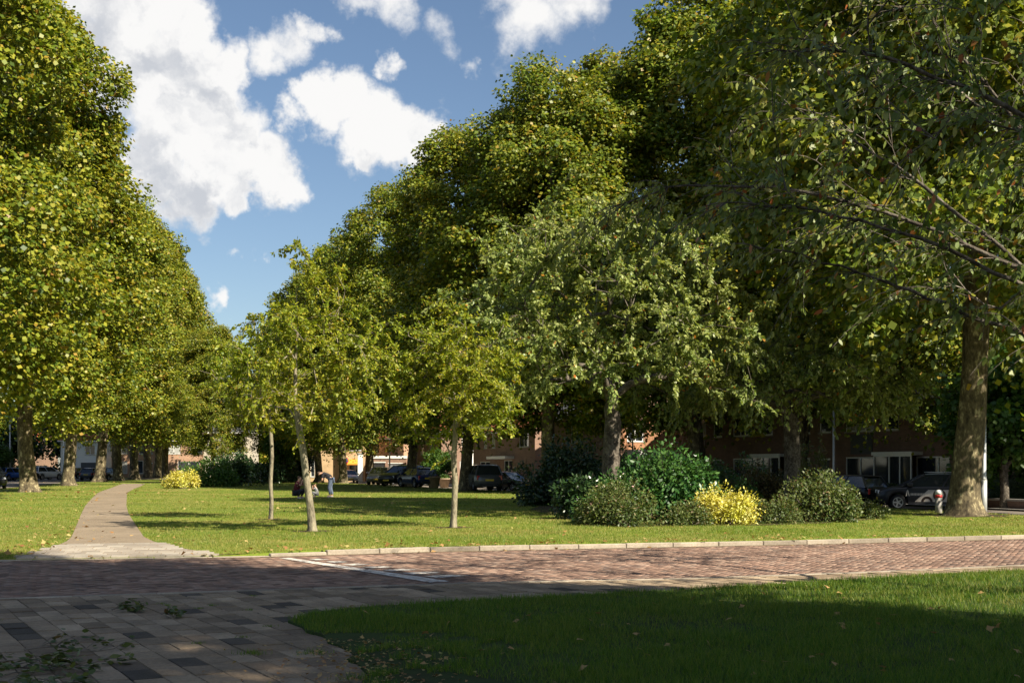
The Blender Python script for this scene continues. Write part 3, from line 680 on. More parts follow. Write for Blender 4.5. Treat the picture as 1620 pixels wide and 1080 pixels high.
def trunk_mesh(name, pts, rad, mat, flare=1.6, seed=0, k=16, fh=.7):
    """tapered bole with root flare and an uneven round"""
    g = np.random.default_rng(seed); pts = np.array(pts, float); rad = np.array(rad, float)
    L_ = np.concatenate([[0], np.cumsum(np.linalg.norm(np.diff(pts, axis=0), axis=1))]); s = np.concatenate([np.arange(0, min(1.2, L_[-1]), .12), np.arange(1.2, L_[-1], .35), [L_[-1]]])
    P = np.stack([np.interp(s, L_, pts[:, i]) for i in range(3)], 1); r = np.interp(s, L_, rad); th = 2*math.pi*np.arange(k)/k
    ph = g.uniform(0, 6.28, 4)
    fl = (flare-1)*np.exp(-s/fh*2.2)
    lob = 1+.5*np.cos(th*4+ph[0])[None]*(fl[:, None]/(1+fl[:, None]))*.7+.05*np.cos(th*3+ph[1]+s[:, None]*.5)+.03*np.cos(th*5+ph[2]-s[:, None]*.9)+.03*np.sin(s[:, None]*2+th*2+ph[3])
    rr = r[:, None]*(1+fl[:, None])*lob
    V = np.stack([P[:, 0:1]+rr*np.cos(th), P[:, 1:2]+rr*np.sin(th), np.repeat(P[:, 2:3], k, 1)], -1).reshape(-1, 3)
    m = len(s); I = (np.arange(m-1)[:, None]*k+np.arange(k)[None]).ravel(); J = (np.arange(m-1)[:, None]*k+(np.arange(k)[None]+1) % k).ravel()
    return raw_mesh(name, V, np.stack([I, J, J+k, I+k], 1), mat, True)
def make_plane(seed, H, RR, zlow, nclump, nleaf, leaf, rb, mat, lean=(0, 0), low=.62):
    """tall plane tree: bole, limbs, crown of leaf clumps; returns three meshes"""
    g = np.random.default_rng(seed)
    zt = np.linspace(0, H*.93, 46)
    trunk = [(lean[0]*z/H+.25*math.sin(z*.35+seed), lean[1]*z/H+.25*math.cos(z*.3+seed)-.25*math.cos(seed), z) for z in zt]
    trunk[0] = (0, 0, -.15); ph = g.uniform(0, 6.28, 6)
    def env(h, th):
        p = np.where(h < .32, low+(1-low)*np.sin(h/.32*math.pi/2), np.cos(np.clip((h-.32)/.68, 0, 1)*math.pi/2*.96)**.62)
        return RR*p*(1+.13*np.sin(2*th+ph[0]+h*3)+.11*np.sin(3*th+ph[1]-h*6)+.10*np.sin(h*19+ph[2]+th*2)+.06*np.sin(h*33+5*th+ph[3]))
    # boughs: big lobes near the hull, each carrying leaf clumps on its outer side, with dark gaps between
    nl = max(30, nclump//7); i_ = np.arange(nl)
    h = ((i_+.5)/nl)**.92; th = i_*2.39996+g.uniform(-.5, .5, nl); q = np.where(i_ % 4 == 0, g.uniform(.2, .5, nl), g.uniform(.60, .86, nl))
    r = env(h, th)*q; z = zlow+.5+h*(H-zlow-2.2)+g.uniform(-.5, .5, nl)
    LC = np.stack([r*np.cos(th)+lean[0]*z/H, r*np.sin(th)+lean[1]*z/H, z], 1); LR = RR*g.uniform(.25, .40, nl)*(1-.22*h)
    li = np.concatenate([np.repeat(i_, 6), g.integers(0, nl, nclump-6*nl)]) if nclump > 6*nl else g.integers(0, nl, nclump)
    dv = rdirs(g, nclump)+unit(LC[li]*np.array([1, 1, 0])+1e-3)*.75+np.array([0, 0, .35]); dv = unit(dv)
    C = LC[li]+dv*(LR[li]*g.uniform(.6, 1.05, nclump))[:, None]*np.array([1, 1, .85])
    C[:, 2] = np.maximum(C[:, 2], zlow-.6)
    pos, par, chains, ends = skeleton(g, trunk, C, .7, .1, .7)
    rad = limb_radii(pos, par, rb, .012)
    rad[:len(zt)] = np.maximum(rad[:len(zt)]*.6, rb*(1-zt/(H*.97))**.8)
    tm = trunk_mesh('trunk', trunk, rad[:len(zt)], M['plane_bark'], 1.75, seed, 18, .9)
    bv, bf_ = tubes(chains[1:], pos, rad*.9); bmsh = raw_mesh('branches', bv, bf_, M['plane_bark'], True)
    per = nleaf//nclump; cr = g.uniform(.5, 1.0, nclump)*(RR/6.5)
    ax = np.repeat(np.arange(nclump), per); dr = rdirs(g, len(ax)); dr[:, 2] = dr[:, 2]*.9+.12
    rr = cr[ax]*g.uniform(.35, 1.12, len(ax))**.6
    P = C[ax]+dr*rr[:, None]*np.array([1.05, 1.05, .8])
    loose = np.nonzero(g.uniform(0, 1, len(ax)) < .24)[0]; lj = li[ax[loose]]; ld = unit(rdirs(g, len(loose))+unit(LC[lj]*np.array([1, 1, 0])+1e-3)*.5+np.array([0, 0, .25]))
    P[loose] = LC[lj]+ld*(LR[lj]*g.uniform(.55, 1.22, len(loose)))[:, None]; dr[loose] = ld
    outw = unit(C[ax]*np.array([1, 1, 0])+1e-3)
    nrm = unit(dr*.8+outw*.45+np.array([0, 0, .55])+g.normal(0, .55, P.shape))
    tip = unit(outw*.5+dr*.5+np.array([0, 0, -.75])+g.normal(0, .6, P.shape))
    cm = leaves_mesh('crown', P, tip, nrm, leaf*g.uniform(.6, 1.3, len(P)), KITE, mat)
    return tm, bmsh, cm
def place_tree(name, meshes, loc, rz, label, group=None, sc=(1, 1, 1), cat='tree'):
    t = empty(name, loc, rz, label, cat, group); t.scale = sc
    for nm, me in zip(('trunk', 'branches', 'crown'), meshes): link(nm, me, t)
    return t
PL = [make_plane(21, 30, 6.6, 4.2, 680, 122000, .215, .43, M['plane_leaf']),
      make_plane(22, 30, 6.4, 4.6, 660, 120000, .215, .43, M['plane_leaf']),
      make_plane(23, 28, 7.0, 4.3, 680, 122000, .215, .42, M['plane_leaf_dark'])]
G1 = 'tall plane trees along the west side of the park'
gw = lambda px, py: at(px, py)
def left_tree(px, py, v, rz, sc, label):
    p = at(px, py); place_tree('plane_tree', PL[v], p, rz, label, G1, sc)
place_tree('plane_tree', PL[0], (-25.6, 56, zg(-25.6, 56)), 1.0, 'tall plane tree whose crown fills the upper left corner, trunk out of view', G1, (1.08, 1.08, .98))
left_tree(47, 778, 1, .3, (1.12, 1.12, 1.0), 'leftmost plane trunk standing beside the footpath lawn, leaning a little')
left_tree(110, 768, 0, 2.6, (1.1, 1.1, 1.0), 'second plane tree from the left, behind the thick leftmost trunk')
left_tree(157, 762, 1, 4.1, (1.2, 1.2, 1.02), 'third plane tree from the left, its sunlit base dappled beside the path')
left_tree(187, 760, 0, 5.2, (1.2, 1.2, 1.04), 'fourth plane tree from the left, in front of the brick house')
left_tree(213, 758.5, 1, 1.9, (1.2, 1.2, 1.06), 'fifth plane tree of the left row, dark trunk near the path bend')
left_tree(232, 757, 0, .8, (1.15, 1.15, 1.04), 'sixth plane tree of the left row, far down the path')
left_tree(248, 756.3, 1, 3.3, (1.15, 1.15, 1.02), 'seventh plane tree of the left row, slanting trunk')
left_tree(262, 755.5, 0, 4.4, (1.15, 1.15, 1.0), 'last slim plane tree of the left row near the yellow bush')
G2 = 'plane trees along the east side of the park'
def right_tree(s, t, v, rz, sc, label, group=G2): place_tree('plane_tree', PL[v], ST(s, t), rz, label, group, sc)
big = make_plane(31, 28, 7.0, 4.9, 860, 128000, .225, .46, M['plane_leaf_dark'], (.25, 0), .8)
place_tree('plane_tree', big, at(1527, 815), 0., 'massive mottled plane tree beside the pale lamp post at the right', G2)
place_tree('plane_tree', PL[0], (6.4, 82, -.2), 5.6, 'plane tree at the back between the rhododendron and the umbrella cherry', G2, (1., 1., .95))
right_tree(.5, 34.5, 2, .7, (1.02, 1.02, .89), 'plane tree with dark trunk rising behind the rhododendron')
place_tree('plane_tree', PL[2], (10.9, 75, -.25), 2.2, 'plane tree across the east street before the dark brick terrace', G2, (1.2, 1.2, 1.08))
place_tree('plane_tree', PL[1], (15.2, 68, -.25), 3.1, 'plane tree behind the umbrella cherry, over the street', G2, (1.1, 1.1, .98))
place_tree('plane_tree', PL[0], at(740, 776), 3.9, 'plane tree behind the middle lawn sapling, grey car beside it', G2, (.92, .92, .77))
place_tree('plane_tree', PL[2], at(650, 769.5), 5.0, 'plane tree between the parked dark blue car and the garage', G2, (.93, .93, .84))
place_tree('plane_tree', PL[1], at(588, 766), 1.2, 'plane tree right of the parked white car', G2, (.93, .93, .79))
place_tree('plane_tree', PL[2], at(540, 764), 2.9, 'plane tree left of the parked white car', G2, (.9, .9, .80))
place_tree('plane_tree', PL[0], at(503, 762.5), .2, 'plane tree behind the bending person', G2, (.88, .88, .70))
place_tree('plane_tree', PL[1], at(466, 761), .9, 'farthest plane tree of the east row, half behind the leaning sapling', G2, (.8, .8, .62))
place_tree('plane_tree', PL[2], (22, 62, -.25), 4.2, 'plane tree behind the massive mottled one, over the terrace roof', G2, (.95, .95, .9))

# ---- cherries: low fork, arching limbs, hanging narrow leaves
def make_cherry(seed, trunk, stems, targets, nleaf, leaf, rb, rt, twl, mat, per_tw=5, droop=.9, minr=.004, shape=OVAL, limbs=()):
    g = np.random.default_rng(seed); tk = [np.array(p, float) for p in trunk]
    pos, par, chains, ends = skeleton(g, tk, np.concatenate([stems, targets]) if len(stems) else targets, .45, .5, .55, limbs)
    rad = limb_radii(pos, par, rb, rt)
    for ch in chains[1:1+len(limbs)]: rad[ch[1:]] = np.maximum(rad[ch[1:]], np.linspace(.036, .007, len(ch)-1))
    for ch in chains[1:1+len(limbs)]: ends = ends+[(ch[i], ch[:i+1]) for i in range(int(len(ch)*.35), len(ch), 2)]
    tw_ch = []; P = []; T = []; Nn = []; extra = [pos]; idx = len(pos); n_t = len(ends); per_leaf = max(2, nleaf//max(1, n_t*per_tw)); er = [rad]
    for e, ch in ends:
        d0 = pos[e]-pos[ch[max(0, len(ch)-3)]]; d0 = d0/max(1e-6, np.linalg.norm(d0))
        for k in range(per_tw):
            a = int(g.integers(max(0, len(ch)-3), len(ch))); s0 = pos[ch[a]] if k else pos[e]
            d = d0+g.normal(0, .55, 3); d[2] += .12; d /= np.linalg.norm(d); ln = twl*g.uniform(.5, 1.25)
            ts_ = np.linspace(0, 1, 5); pts = s0+d*ln*ts_[:, None]+np.array([0, 0, -1.])*ln*.42*(ts_**2)[:, None]
            extra.append(pts); er.append(np.linspace(rt, rt*.45, 5)); tw_ch.append(list(range(idx, idx+5))); idx += 5
            u_ = g.uniform(.12, 1.02, per_leaf); pp = np.stack([np.interp(u_, ts_, pts[:, i]) for i in range(3)], 1)
            P.append(pp+g.normal(0, .02, pp.shape)); td = d*.5+g.normal(0, .45, (per_leaf, 3)); td[:, 2] -= droop*g.uniform(.4, 1.2, per_leaf); T.append(td)
            nn = g.normal(0, .55, (per_leaf, 3)); nn[:, 2] += .75; nn += d*.3; Nn.append(nn)
    allp = np.concatenate(extra); allr = np.concatenate(er)
    kk = len(tk)
    tm = trunk_mesh('trunk', tk, rad[:kk]*np.linspace(1.0, 1.0, kk), M['cherry_bark'], 1.45, seed, 14, .5)
    bv, bf_ = tubes(chains[1:]+tw_ch, allp, allr, 0., 8); bmsh = raw_mesh('branches', bv, bf_, M['cherry_bark'], True)
    P = np.concatenate(P); cm = leaves_mesh('crown', P, np.concatenate(T), np.concatenate(Nn), leaf*g.uniform(.7, 1.25, len(P)), shape, mat)
    return tm, bmsh, cm
def dome(g, n, rx, rz_, zc, inner=.35, zmin=-.6, drop=0.):
    """points through a broad dome, most near its skin"""
    out_ = []
    while len(out_) < n:
        d = g.normal(size=3); d /= np.linalg.norm(d)
        if d[2] < zmin: continue
        q = g.uniform(inner, 1.0)**.5*(1+.10*math.sin(4*math.atan2(d[1], d[0])+d[2]*5)+.07*math.sin(7*math.atan2(d[1], d[0])-d[2]*9))
        out_.append((d[0]*rx*q, d[1]*rx*q, zc+d[2]*rz_*q-drop*(d[0]**2+d[1]**2)*q))
    return np.array(out_)
g = np.random.default_rng(5)
pD = at(967, 816)
trD = [(0, 0, -.1), (.02, 0, .6), (-.03, .03, 1.3), (.0, 0, 2.1), (.05, 0, 2.9)]
place_tree('cherry_tree', make_cherry(41, trD, np.array([(-1.6, -.4, 5.2), (-.5, .6, 5.8), (.5, -.5, 5.9), (1.6, .3, 5.0), (.2, 1.4, 5.2), (2.3, -.5, 4.6), (-2.4, .6, 4.8), (-.2, -1.3, 5.0)]), dome(g, 340, 4.75, 4.0, 5.75, .25, -.62), 80000, .125, .26, .010, .75, M['cherry_leaf'], 6, .6),
    pD, 0, 'broad many-stemmed cherry tree rising out of the shrub bed')
pE = at(1253, 808)
trE = [(0, 0, -.1), (0, 0, .8), (.03, 0, 1.7), (0, .02, 2.6)]
place_tree('cherry_tree', make_cherry(42, trE, np.array([(-1.6, 0, 3.9), (1.6, .2, 4.0), (0, -1.5, 4.0), (2.6, -.5, 4.6), (-.4, 1.6, 4.2)]), dome(g, 230, 4.3, 2.1, 4.1, .3, -.35, .05), 32000, .155, .27, .010, .75, M['cherry_leaf'], 6),
    pE, 0, 'umbrella-shaped cherry tree with dark trunk right of the yellow shrub')
# near cherry, trunk outside the frame, branches reaching in at the upper right
tF = []
gF = np.random.default_rng(77)
while len(tF) < 105:
    a = gF.uniform(-180, 180); r = 6.6*gF.uniform(.35, 1)**.6; x = r*math.cos(R(a)); y = r*math.sin(R(a))*.8
    z = 3.9+.95*r*gF.uniform(.25, .98)*(1 if r < 4 else .92)-max(0, r-4.6)*.9
    if x > 1.2 or (x > -1.2 and y < -2): continue
    if x < -3.4: z = max(z, 4.25+gF.uniform(0, .8))
    tF.append((x, y, z))
trF = [(0, 0, -.1), (-.05, 0, .6), (-.1, .02, 1.2), (-.2, .05, 1.9)]
FX = (8.7, 14.2, .02)
LF = [[np.array(p)-np.array(FX) for p in l_] for l_ in ([(6.3, 13.8, 3.2), (4.6, 13.5, 4.0), (3.2, 13.3, 4.3), (2.2, 13.2, 4.35)], [(5.9, 14.5, 3.9), (4.0, 14.8, 4.75), (2.2, 15, 5.0), (1.2, 15.2, 4.7)],
    [(6.6, 13.2, 4.2), (5.0, 12.8, 5.3), (3.5, 12.6, 5.75), (2.6, 12.5, 5.7)], [(6.9, 14.8, 4.6), (5.6, 15, 6.1), (4.8, 15.2, 7.3)], [(6.3, 14, 2.9), (5, 14, 3.3), (3.9, 14.1, 3.8), (2.6, 14.2, 4.1)],
    [(6.4, 15.2, 3.8), (4.8, 15.8, 5.4), (3.4, 16.2, 6.3)], [(6.8, 12.4, 3.7), (5.2, 11.8, 4.6), (4.3, 11.6, 4.8)])]
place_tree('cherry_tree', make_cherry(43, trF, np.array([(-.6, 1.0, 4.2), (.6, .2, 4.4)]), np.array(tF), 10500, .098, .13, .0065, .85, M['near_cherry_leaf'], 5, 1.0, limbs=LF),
    FX, 0, 'near cherry tree whose arching branches with some red leaves hang in from the upper right')
place_tree('plane_tree', make_plane(36, 31, 7.0, 17, 300, 42000, .34, .5, M['plane_leaf_dark']), (30.5, 35, -.2), .3, 'tall high-crowned plane tree right of the picture whose shade falls on the massive one', None)
place_tree('plane_tree', PL[1], (17, -4.7, 0), .4, 'second plane tree behind the viewer that only casts shade', None, (.86, .86, 1))
place_tree('plane_tree', PL[2], (10.8, .2, 0), 1.7, 'plane tree beside the viewer, only its shade falls into the picture', None, (.95, .95, .96))
# ---- three young trees on the lawn
def make_young(seed, trunk, ctr, rx, rz_, n, nleaf, leaf, rb, spike=0):
    g = np.random.default_rng(seed); T = dome(g, n, rx, rz_, ctr[2], .15, -.9)+np.array([ctr[0], ctr[1], 0])
    if spike: T = np.concatenate([T, np.array([(ctr[0]+g.normal(0, .25)-.35*k/spike, ctr[1]+g.normal(0, .25), ctr[2]+rz_*(.95+.3*k/spike)) for k in range(spike)])])
    return make_cherry(seed, trunk, np.zeros((0, 3)), T, nleaf, leaf, rb, .006, .5, M['lawn_tree_leaf'], 6, .45, shape=OVAL)
def bark_swap(ms): 
    for m_ in ms[:2]: m_.materials.clear(); m_.materials.append(M['lawn_bark'])
    return ms
pA = at(495, 840); kA = FPX/pA.y
trA = [(0, 0, -.08), (-.05, 0, .5), (-.13, 0, 1.1), (-.22, .02, 1.8), (-.33, 0, 2.5), (-.42, 0, 3.2), (-.42, .05, 4.0), (-.35, 0, 4.9), (-.4, 0, 5.7)]
place_tree('young_tree', bark_swap(make_young(51, trA, (-.1, 0, 4.15), 1.95, 2.0, 130, 25000, .088, .086, 7)), pA, 0, 'young lawn tree with leaning pale trunk, second of three from the path')
pB = at(428, 821)
trB = [(0, 0, -.08), (.03, 0, .5), (0, 0, 1.1), (.05, 0, 1.9), (0, .02, 2.6), (-.06, 0, 3.4), (-.1, 0, 4.2)]
place_tree('young_tree', bark_swap(make_young(52, trB, (-.3, 0, 4.0), 1.55, 1.7, 100, 15000, .092, .056)), pB, 0, 'slimmest young lawn tree, dark thin trunk nearest the path')
pC = at(717, 834)
trC = [(0, 0, -.08), (.02, 0, .5), (.05, 0, 1.1), (.0, 0, 1.7), (.06, 0, 2.4), (.03, 0, 3.2), (.05, 0, 4.0)]
place_tree('young_tree', bark_swap(make_young(53, trC, (0, 0, 3.7), 1.75, 1.65, 120, 24000, .088, .072, 3)), pC, 0, 'young lawn tree with straight trunk in the middle of the lawn')
# ---- garden and background trees
def make_round(seed, H, RR, zlow, leaf, n, mat, rb=.18, shape=KITE):
    g = np.random.default_rng(seed); zc = (H+zlow)/2; T = dome(g, 90, RR, (H-zlow)/2, zc, .2, -.95)
    tr = [(0, 0, -.1), (.03, 0, zlow*.5), (0, .04, zlow), (.05, 0, zlow+(H-zlow)*.3), (0, 0, zlow+(H-zlow)*.55)]
    pos, par, chains, ends = skeleton(g, [np.array(p, float) for p in tr], T, .6, .3, .6); rad = limb_radii(pos, par, rb, .01)
    bv, bf_ = tubes(chains[1:], pos, rad); per = n//90; ax = np.repeat(np.arange(90), per); dr = rdirs(g, len(ax)); cr = RR*.27*g.uniform(.7, 1.3, 90)
    P = T[ax]+dr*(cr[ax]*g.uniform(.3, 1.1, len(ax))**.6)[:, None]
    nrm = dr*.8+np.array([0, 0, .7])+g.normal(0, .5, P.shape); tip = dr*.6+np.array([0, 0, -.6])+g.normal(0, .6, P.shape)
    return (trunk_mesh('trunk', tr, rad[:5], M['cherry_bark'], 1.4, seed, 10), raw_mesh('branches', bv, bf_, M['cherry_bark'], True), leaves_mesh('crown', P, tip, nrm, leaf*g.uniform(.7, 1.25, len(P)), shape, mat))
RT = [make_round(61, 7.0, 2.6, 1.7, .24, 14000, M['garden_leaf']), make_round(62, 10.5, 4.4, 2.0, .36, 16000, M['plane_leaf_dark'], .25), make_round(63, 9, 4.2, 1.2, .36, 15000, M['dark_leaf'], .25)]
place_tree('maple_tree', RT[0], ST(9.8, 8.5), .4, 'bright green maple behind the massive mottled trunk', None, (1.0, 1.0, .95))
place_tree('garden_tree', RT[1], (-18.5, 165, -.1), .4, 'pale green drooping tree behind the garages')
for (x, y, v, s, lb) in [(-72, 176, 2, 1.3, 'dark tree behind the blue car at the left edge'), (-64, 190, 2, 1.5, 'dark tall tree above the parked white hatchback'), (-84, 172, 1, 1.2, 'broad tree at the far left edge behind the cars'),
        (-38, 196, 1, 1.25, 'far tree above the cream house'), (-30, 205, 2, 1.2, 'dark far tree behind the leaning sapling'), (-47, 215, 2, 1.4, 'far tree closing the view down the path'), (-60, 225, 1, 1.5, 'tall far tree behind the brick house roof'),
        (-8, 190, 2, 1.4, 'dark far tree behind the corner house with red roof'), (10, 170, 1, 1.4, 'far tree behind the red-roofed houses'), (28, 140, 2, 1.5, 'dark tree behind the cladded house'), (38, 110, 2, 1.6, 'dark tree behind the brick terrace'), (-24, 138, 2, .55, 'dark bushy tree left of the ochre building')]:
    place_tree('background_tree', RT[v], (x, y, -.3), x*.7, lb, 'trees behind the houses', (s, s, s))
place_tree('plane_tree', PL[1], at(338, 764), 2.2, 'low yellowing plane tree behind the bright green shrub', None, (.55, .55, .5))
place_tree('garden_tree', RT[0], ST2(15, 68), 1., 'round bright green garden tree left of the white house', None, (.8, .8, .62))
place_tree('garden_tree', RT[0], at(448, 762), 1., 'small bright green tree between the two young lawn trunks', None, (.75, .75, .95))
place_tree('garden_tree', RT[0], ST(11, 86), 2., 'leafy garden tree before the corner house with red roof', None, (.6, .6, .5))

# ---- shrubs
def shrub(name, p, rx, h, label, mat, n, leaf, shape=OVAL, seed=0, ry=None, lumps=26, extra=None, group=None, wisp=0.):
    g = np.random.default_rng(seed+900); ry = ry or rx*.85; t = empty(name, p, 0, label, 'shrub', group)
    d = rdirs(g, lumps); d[:, 2] = np.abs(d[:, 2])*.9+.05; q = g.uniform(.6, .95, lumps)
    C = np.stack([d[:, 0]*(rx*.78)*q, d[:, 1]*(ry*.78)*q, .12*h+d[:, 2]*h*.72*q*(1+wisp*g.uniform(-.4, .6, lumps))], 1); cr = g.uniform(.14, .36, lumps)*min(rx, h)*(1.15 if wisp == 0 else .7)+.05
    per = n//lumps; ax = np.repeat(np.arange(lumps), per); dr = rdirs(g, len(ax))
    P = C[ax]+dr*(cr[ax]*g.uniform(.3, 1.15, len(ax))**.55)[:, None]; P[:, 2] = np.maximum(P[:, 2], .03)
    nrm = dr*.9+np.array([0, -.15, .55])+g.normal(0, .5, P.shape); tip = dr*.9+np.array([0, 0, -.1])+g.normal(0, .6, P.shape)
    link('foliage', leaves_mesh('foliage', P, tip, nrm, leaf*g.uniform(.6, 1.3, len(P)), shape, mat), t)
    ns = int(10+lumps*.5); sp = []; st = []
    m = MB()
    for k in range(ns):
        c = C[int(g.integers(0, lumps))]; d_ = unit(c*np.array([.8, .8, .5])+np.array([0, 0, .55*h])+g.normal(0, .25, 3)*h); e_ = c+d_*h*g.uniform(.2, .42)
        m.tube([tuple(c), tuple(e_)], [.006, .003], 3, False); u_ = g.uniform(0, 1.05, 22); sp.append(c+(e_-c)*u_[:, None]+g.normal(0, leaf*.35, (22, 3))); st.append(d_*.7+g.normal(0, .6, (22, 3)))
    sp = np.concatenate(sp); st = np.concatenate(st); sp[:, 2] = np.maximum(sp[:, 2], .03)
    so_ = link('shoots', leaves_mesh('shoots', sp, st, g.normal(0, .5, sp.shape)+np.array([0, -.1, .7]), leaf*g.uniform(.6, 1.25, len(sp)), shape, mat), t); so_['kind'] = 'stuff'
    for k in range(min(lumps, 16)):
        c = C[k]; m.tube([(c[0]*.12, c[1]*.12, -.05), (c[0]*.5, c[1]*.5, c[2]*.55), tuple(c)], [.022, .014, .006], 4, False)
    m.build('stems', M['twig'], t)
    if extra:
        mat2, n2, l2, zlo = extra; k = g.integers(0, len(P), n2*4); k = k[P[k, 2] > zlo*h][:n2]
        fo_ = link('flowers', leaves_mesh('flowers', P[k]*1.02+np.array([0, 0, .03]), rdirs(g, len(k)), dr[k]+np.array([0, -.5, .5]), np.full(len(k), l2), OVAL, mat2), t); fo_['kind'] = 'stuff'
    return t
bed = structure(link('shrub_bed_soil', raw_mesh('shrub_bed_soil', [tuple(at(x, y, .012)) for x, y in ((838, 806), (880, 816), (925, 830), (990, 834), (1100, 830), (1200, 831), (1300, 828), (1395, 820), (1390, 806), (1300, 795), (1150, 790), (1000, 788), (880, 790))], [tuple(range(13))], M['soil'])))
def SH(px, py, wpx, top, *a, **k):
    wpx *= 1.36; p = at(px, py); s = FPX/p.y; rx = wpx/2/s; p.y += rx*.7; s = FPX/p.y
    return (p, wpx/2/s, max(.3, 1.12*(py-top)/s))
def sh(name, px, py, w, top, label, mat, n, leaf, **k):
    p, rx, h = SH(px, py, w, top); return shrub(name, p, rx, h, label, M[mat], n, leaf, seed=int(px), **k)
sh('rhododendron', 900, 802, 125, 698, 'tall dark rhododendron left of the many-stemmed cherry', 'dark_leaf', 6500, .16)
sh('rhododendron', 866, 800, 75, 742, 'low dark shrub at the left end of the shrub bed', 'dark_leaf', 4000, .14)
sh('rhododendron', 915, 822, 70, 752, 'dark green shrub hanging over the lawn edge of the bed', 'dark_leaf', 4200, .13)
sh('spiraea_shrub', 985, 833, 122, 772, 'low olive shrub with faded pink flower heads in front of the cherry trunk', 'olive_leaf', 7500, .075, extra=(M['pink_flower'], 60, .07, .75))
sh('laurel_shrub', 1065, 826, 165, 722, 'big glossy green laurel between the cherry trunk and yellow shrub', 'laurel_leaf', 11000, .125, lumps=40)
sh('laurel_shrub', 1010, 806, 90, 722, 'green laurel right behind the cherry trunk', 'laurel_leaf', 4500, .13)
sh('yellow_shrub', 1155, 831, 86, 774, 'bright yellow-leaved shrub at the front of the shrub bed', 'yellow_leaf', 6500, .07, lumps=36)
sh('barberry_shrub', 1202, 806, 95, 742, 'reddish brown shrub behind the bright yellow one', 'red_leaf', 5500, .08)
sh('laurel_shrub', 1140, 802, 80, 735, 'green shrub behind the bright yellow one', 'laurel_leaf', 3500, .11)
sh('low_shrub', 1232, 829, 78, 789, 'small olive shrub right of the bright yellow one', 'olive_leaf', 4200, .07)
sh('wispy_shrub', 1290, 800, 66, 702, 'tall loose shrub with upright shoots beside the umbrella cherry', 'olive_leaf', 2600, .09, wisp=1.)
sh('round_shrub', 1308, 827, 108, 754, 'rounded olive green shrub at the right end of the bed', 'olive_leaf', 7500, .085)
sh('low_shrub', 1377, 821, 52, 795, 'lowest shrub at the right tip of the bed, before the dark car', 'olive_leaf', 2200, .07)
sh('low_shrub', 1095, 832, 70, 800, 'low dull green shrub at the foot of the big laurel', 'olive_leaf', 2600, .07)
sh('low_shrub', 948, 828, 60, 790, 'low dark green shrub between rhododendron and olive shrub', 'laurel_leaf', 2400, .09)
sh('wispy_shrub', 1250, 806, 70, 752, 'loose shrub around the umbrella cherry trunk', 'red_leaf', 2600, .085, wisp=.6)
sh('wispy_shrub', 1175, 812, 60, 760, 'green shrub wedged between yellow and reddish ones', 'laurel_leaf', 2200, .09, wisp=.5)
sh('laurel_shrub', 968, 824, 58, 752, 'upright green shrub hiding the foot of the many-stemmed cherry', 'laurel_leaf', 2600, .1, wisp=.3)
sh('laurel_shrub', 1185, 800, 80, 728, 'tall green shrub at the back of the bed behind the reddish one', 'laurel_leaf', 3000, .11, wisp=.3)
sh('laurel_shrub', 1235, 804, 74, 740, 'dark green shrub left of the umbrella cherry trunk', 'dark_leaf', 2800, .1, wisp=.3)
sh('yellow_shrub', 283, 773, 50, 746, 'small yellow shrub beside the bend of the footpath', 'yellow_leaf', 3200, .13)
sh('laurel_shrub', 322, 770, 82, 727, 'bright green shrub right of the yellow one near the path', 'garden_leaf', 4200, .2)
sh('rhododendron', 372, 769, 60, 716, 'dark shrub mass at the far side of the lawn', 'dark_leaf', 3000, .25)
sh('rhododendron', 420, 764, 80, 735, 'low dark shrub behind the slimmest young tree', 'dark_leaf', 2600, .25)
sh('hydrangea', 832, 773, 62, 734, 'pink and cream flowering hydrangea behind the black car', 'garden_leaf', 2600, .16, extra=(M['pink_flower'], 520, .2, .3))
# ------------------------------------------------------------------ houses
M['brick_dark'] = brickmat('brick_dark', (.14, .073, .053), (.20, .105, .073), (.17, .145, .12))
M['brick_brown'] = brickmat('brick_brown', (.22, .115, .075), (.28, .155, .10), (.25, .21, .17))
M['brick_orange'] = brickmat('brick_orange', (.38, .20, .11), (.45, .25, .15), (.38, .3, .23))
M['brick_ochre'] = brickmat('brick_ochre', (.42, .27, .13), (.48, .32, .17), (.4, .33, .23))
M['render_cream'] = plain('render_cream', (.44, .385, .31), .9, var=.08, scale=1.5)
M['roof_red'] = rooftile('roof_red', (.42, .12, .045), (.34, .095, .04))
M['roof_slate'] = rooftile('roof_slate', (.075, .078, .085), (.10, .10, .105))
M['cladding'] = plain('cladding', (.30, .145, .07), .7, var=.2, scale=2.)
M['dark_panel'] = plain('dark_panel', (.045, .05, .055), .5, var=.1)
M['grey_door'] = plain('grey_door', (.20, .21, .22), .5, var=.08)
def wall_faces(w, h, holes, dep=.14):
    """wall in the x-z plane facing -y with window openings and reveals"""
    xs = sorted({0., w, *[a for q in holes for a in (q[0], q[1])]}); zs = sorted({0., h, *[a for q in holes for a in (q[2], q[3])]})
    v = []; f = []
    def q(*p): o = len(v); v.extend(p); f.append((o, o+1, o+2, o+3))
    for i in range(len(xs)-1):
        for j in range(len(zs)-1):
            cx = (xs[i]+xs[i+1])/2; cz = (zs[j]+zs[j+1])/2
            if any(a < cx < b and c < cz < d for a, b, c, d in holes): continue
            q((xs[i], 0, zs[j]), (xs[i+1], 0, zs[j]), (xs[i+1], 0, zs[j+1]), (xs[i], 0, zs[j+1]))
    for a, b, c, d in holes:
        q((a, 0, c), (a, dep, c), (a, dep, d), (a, 0, d)); q((b, 0, c), (b, 0, d), (b, dep, d), (b, dep, c))
        q((a, 0, c), (b, 0, c), (b, dep, c), (a, dep, c)); q((a, 0, d), (a, dep, d), (b, dep, d), (b, 0, d))
    return v, f
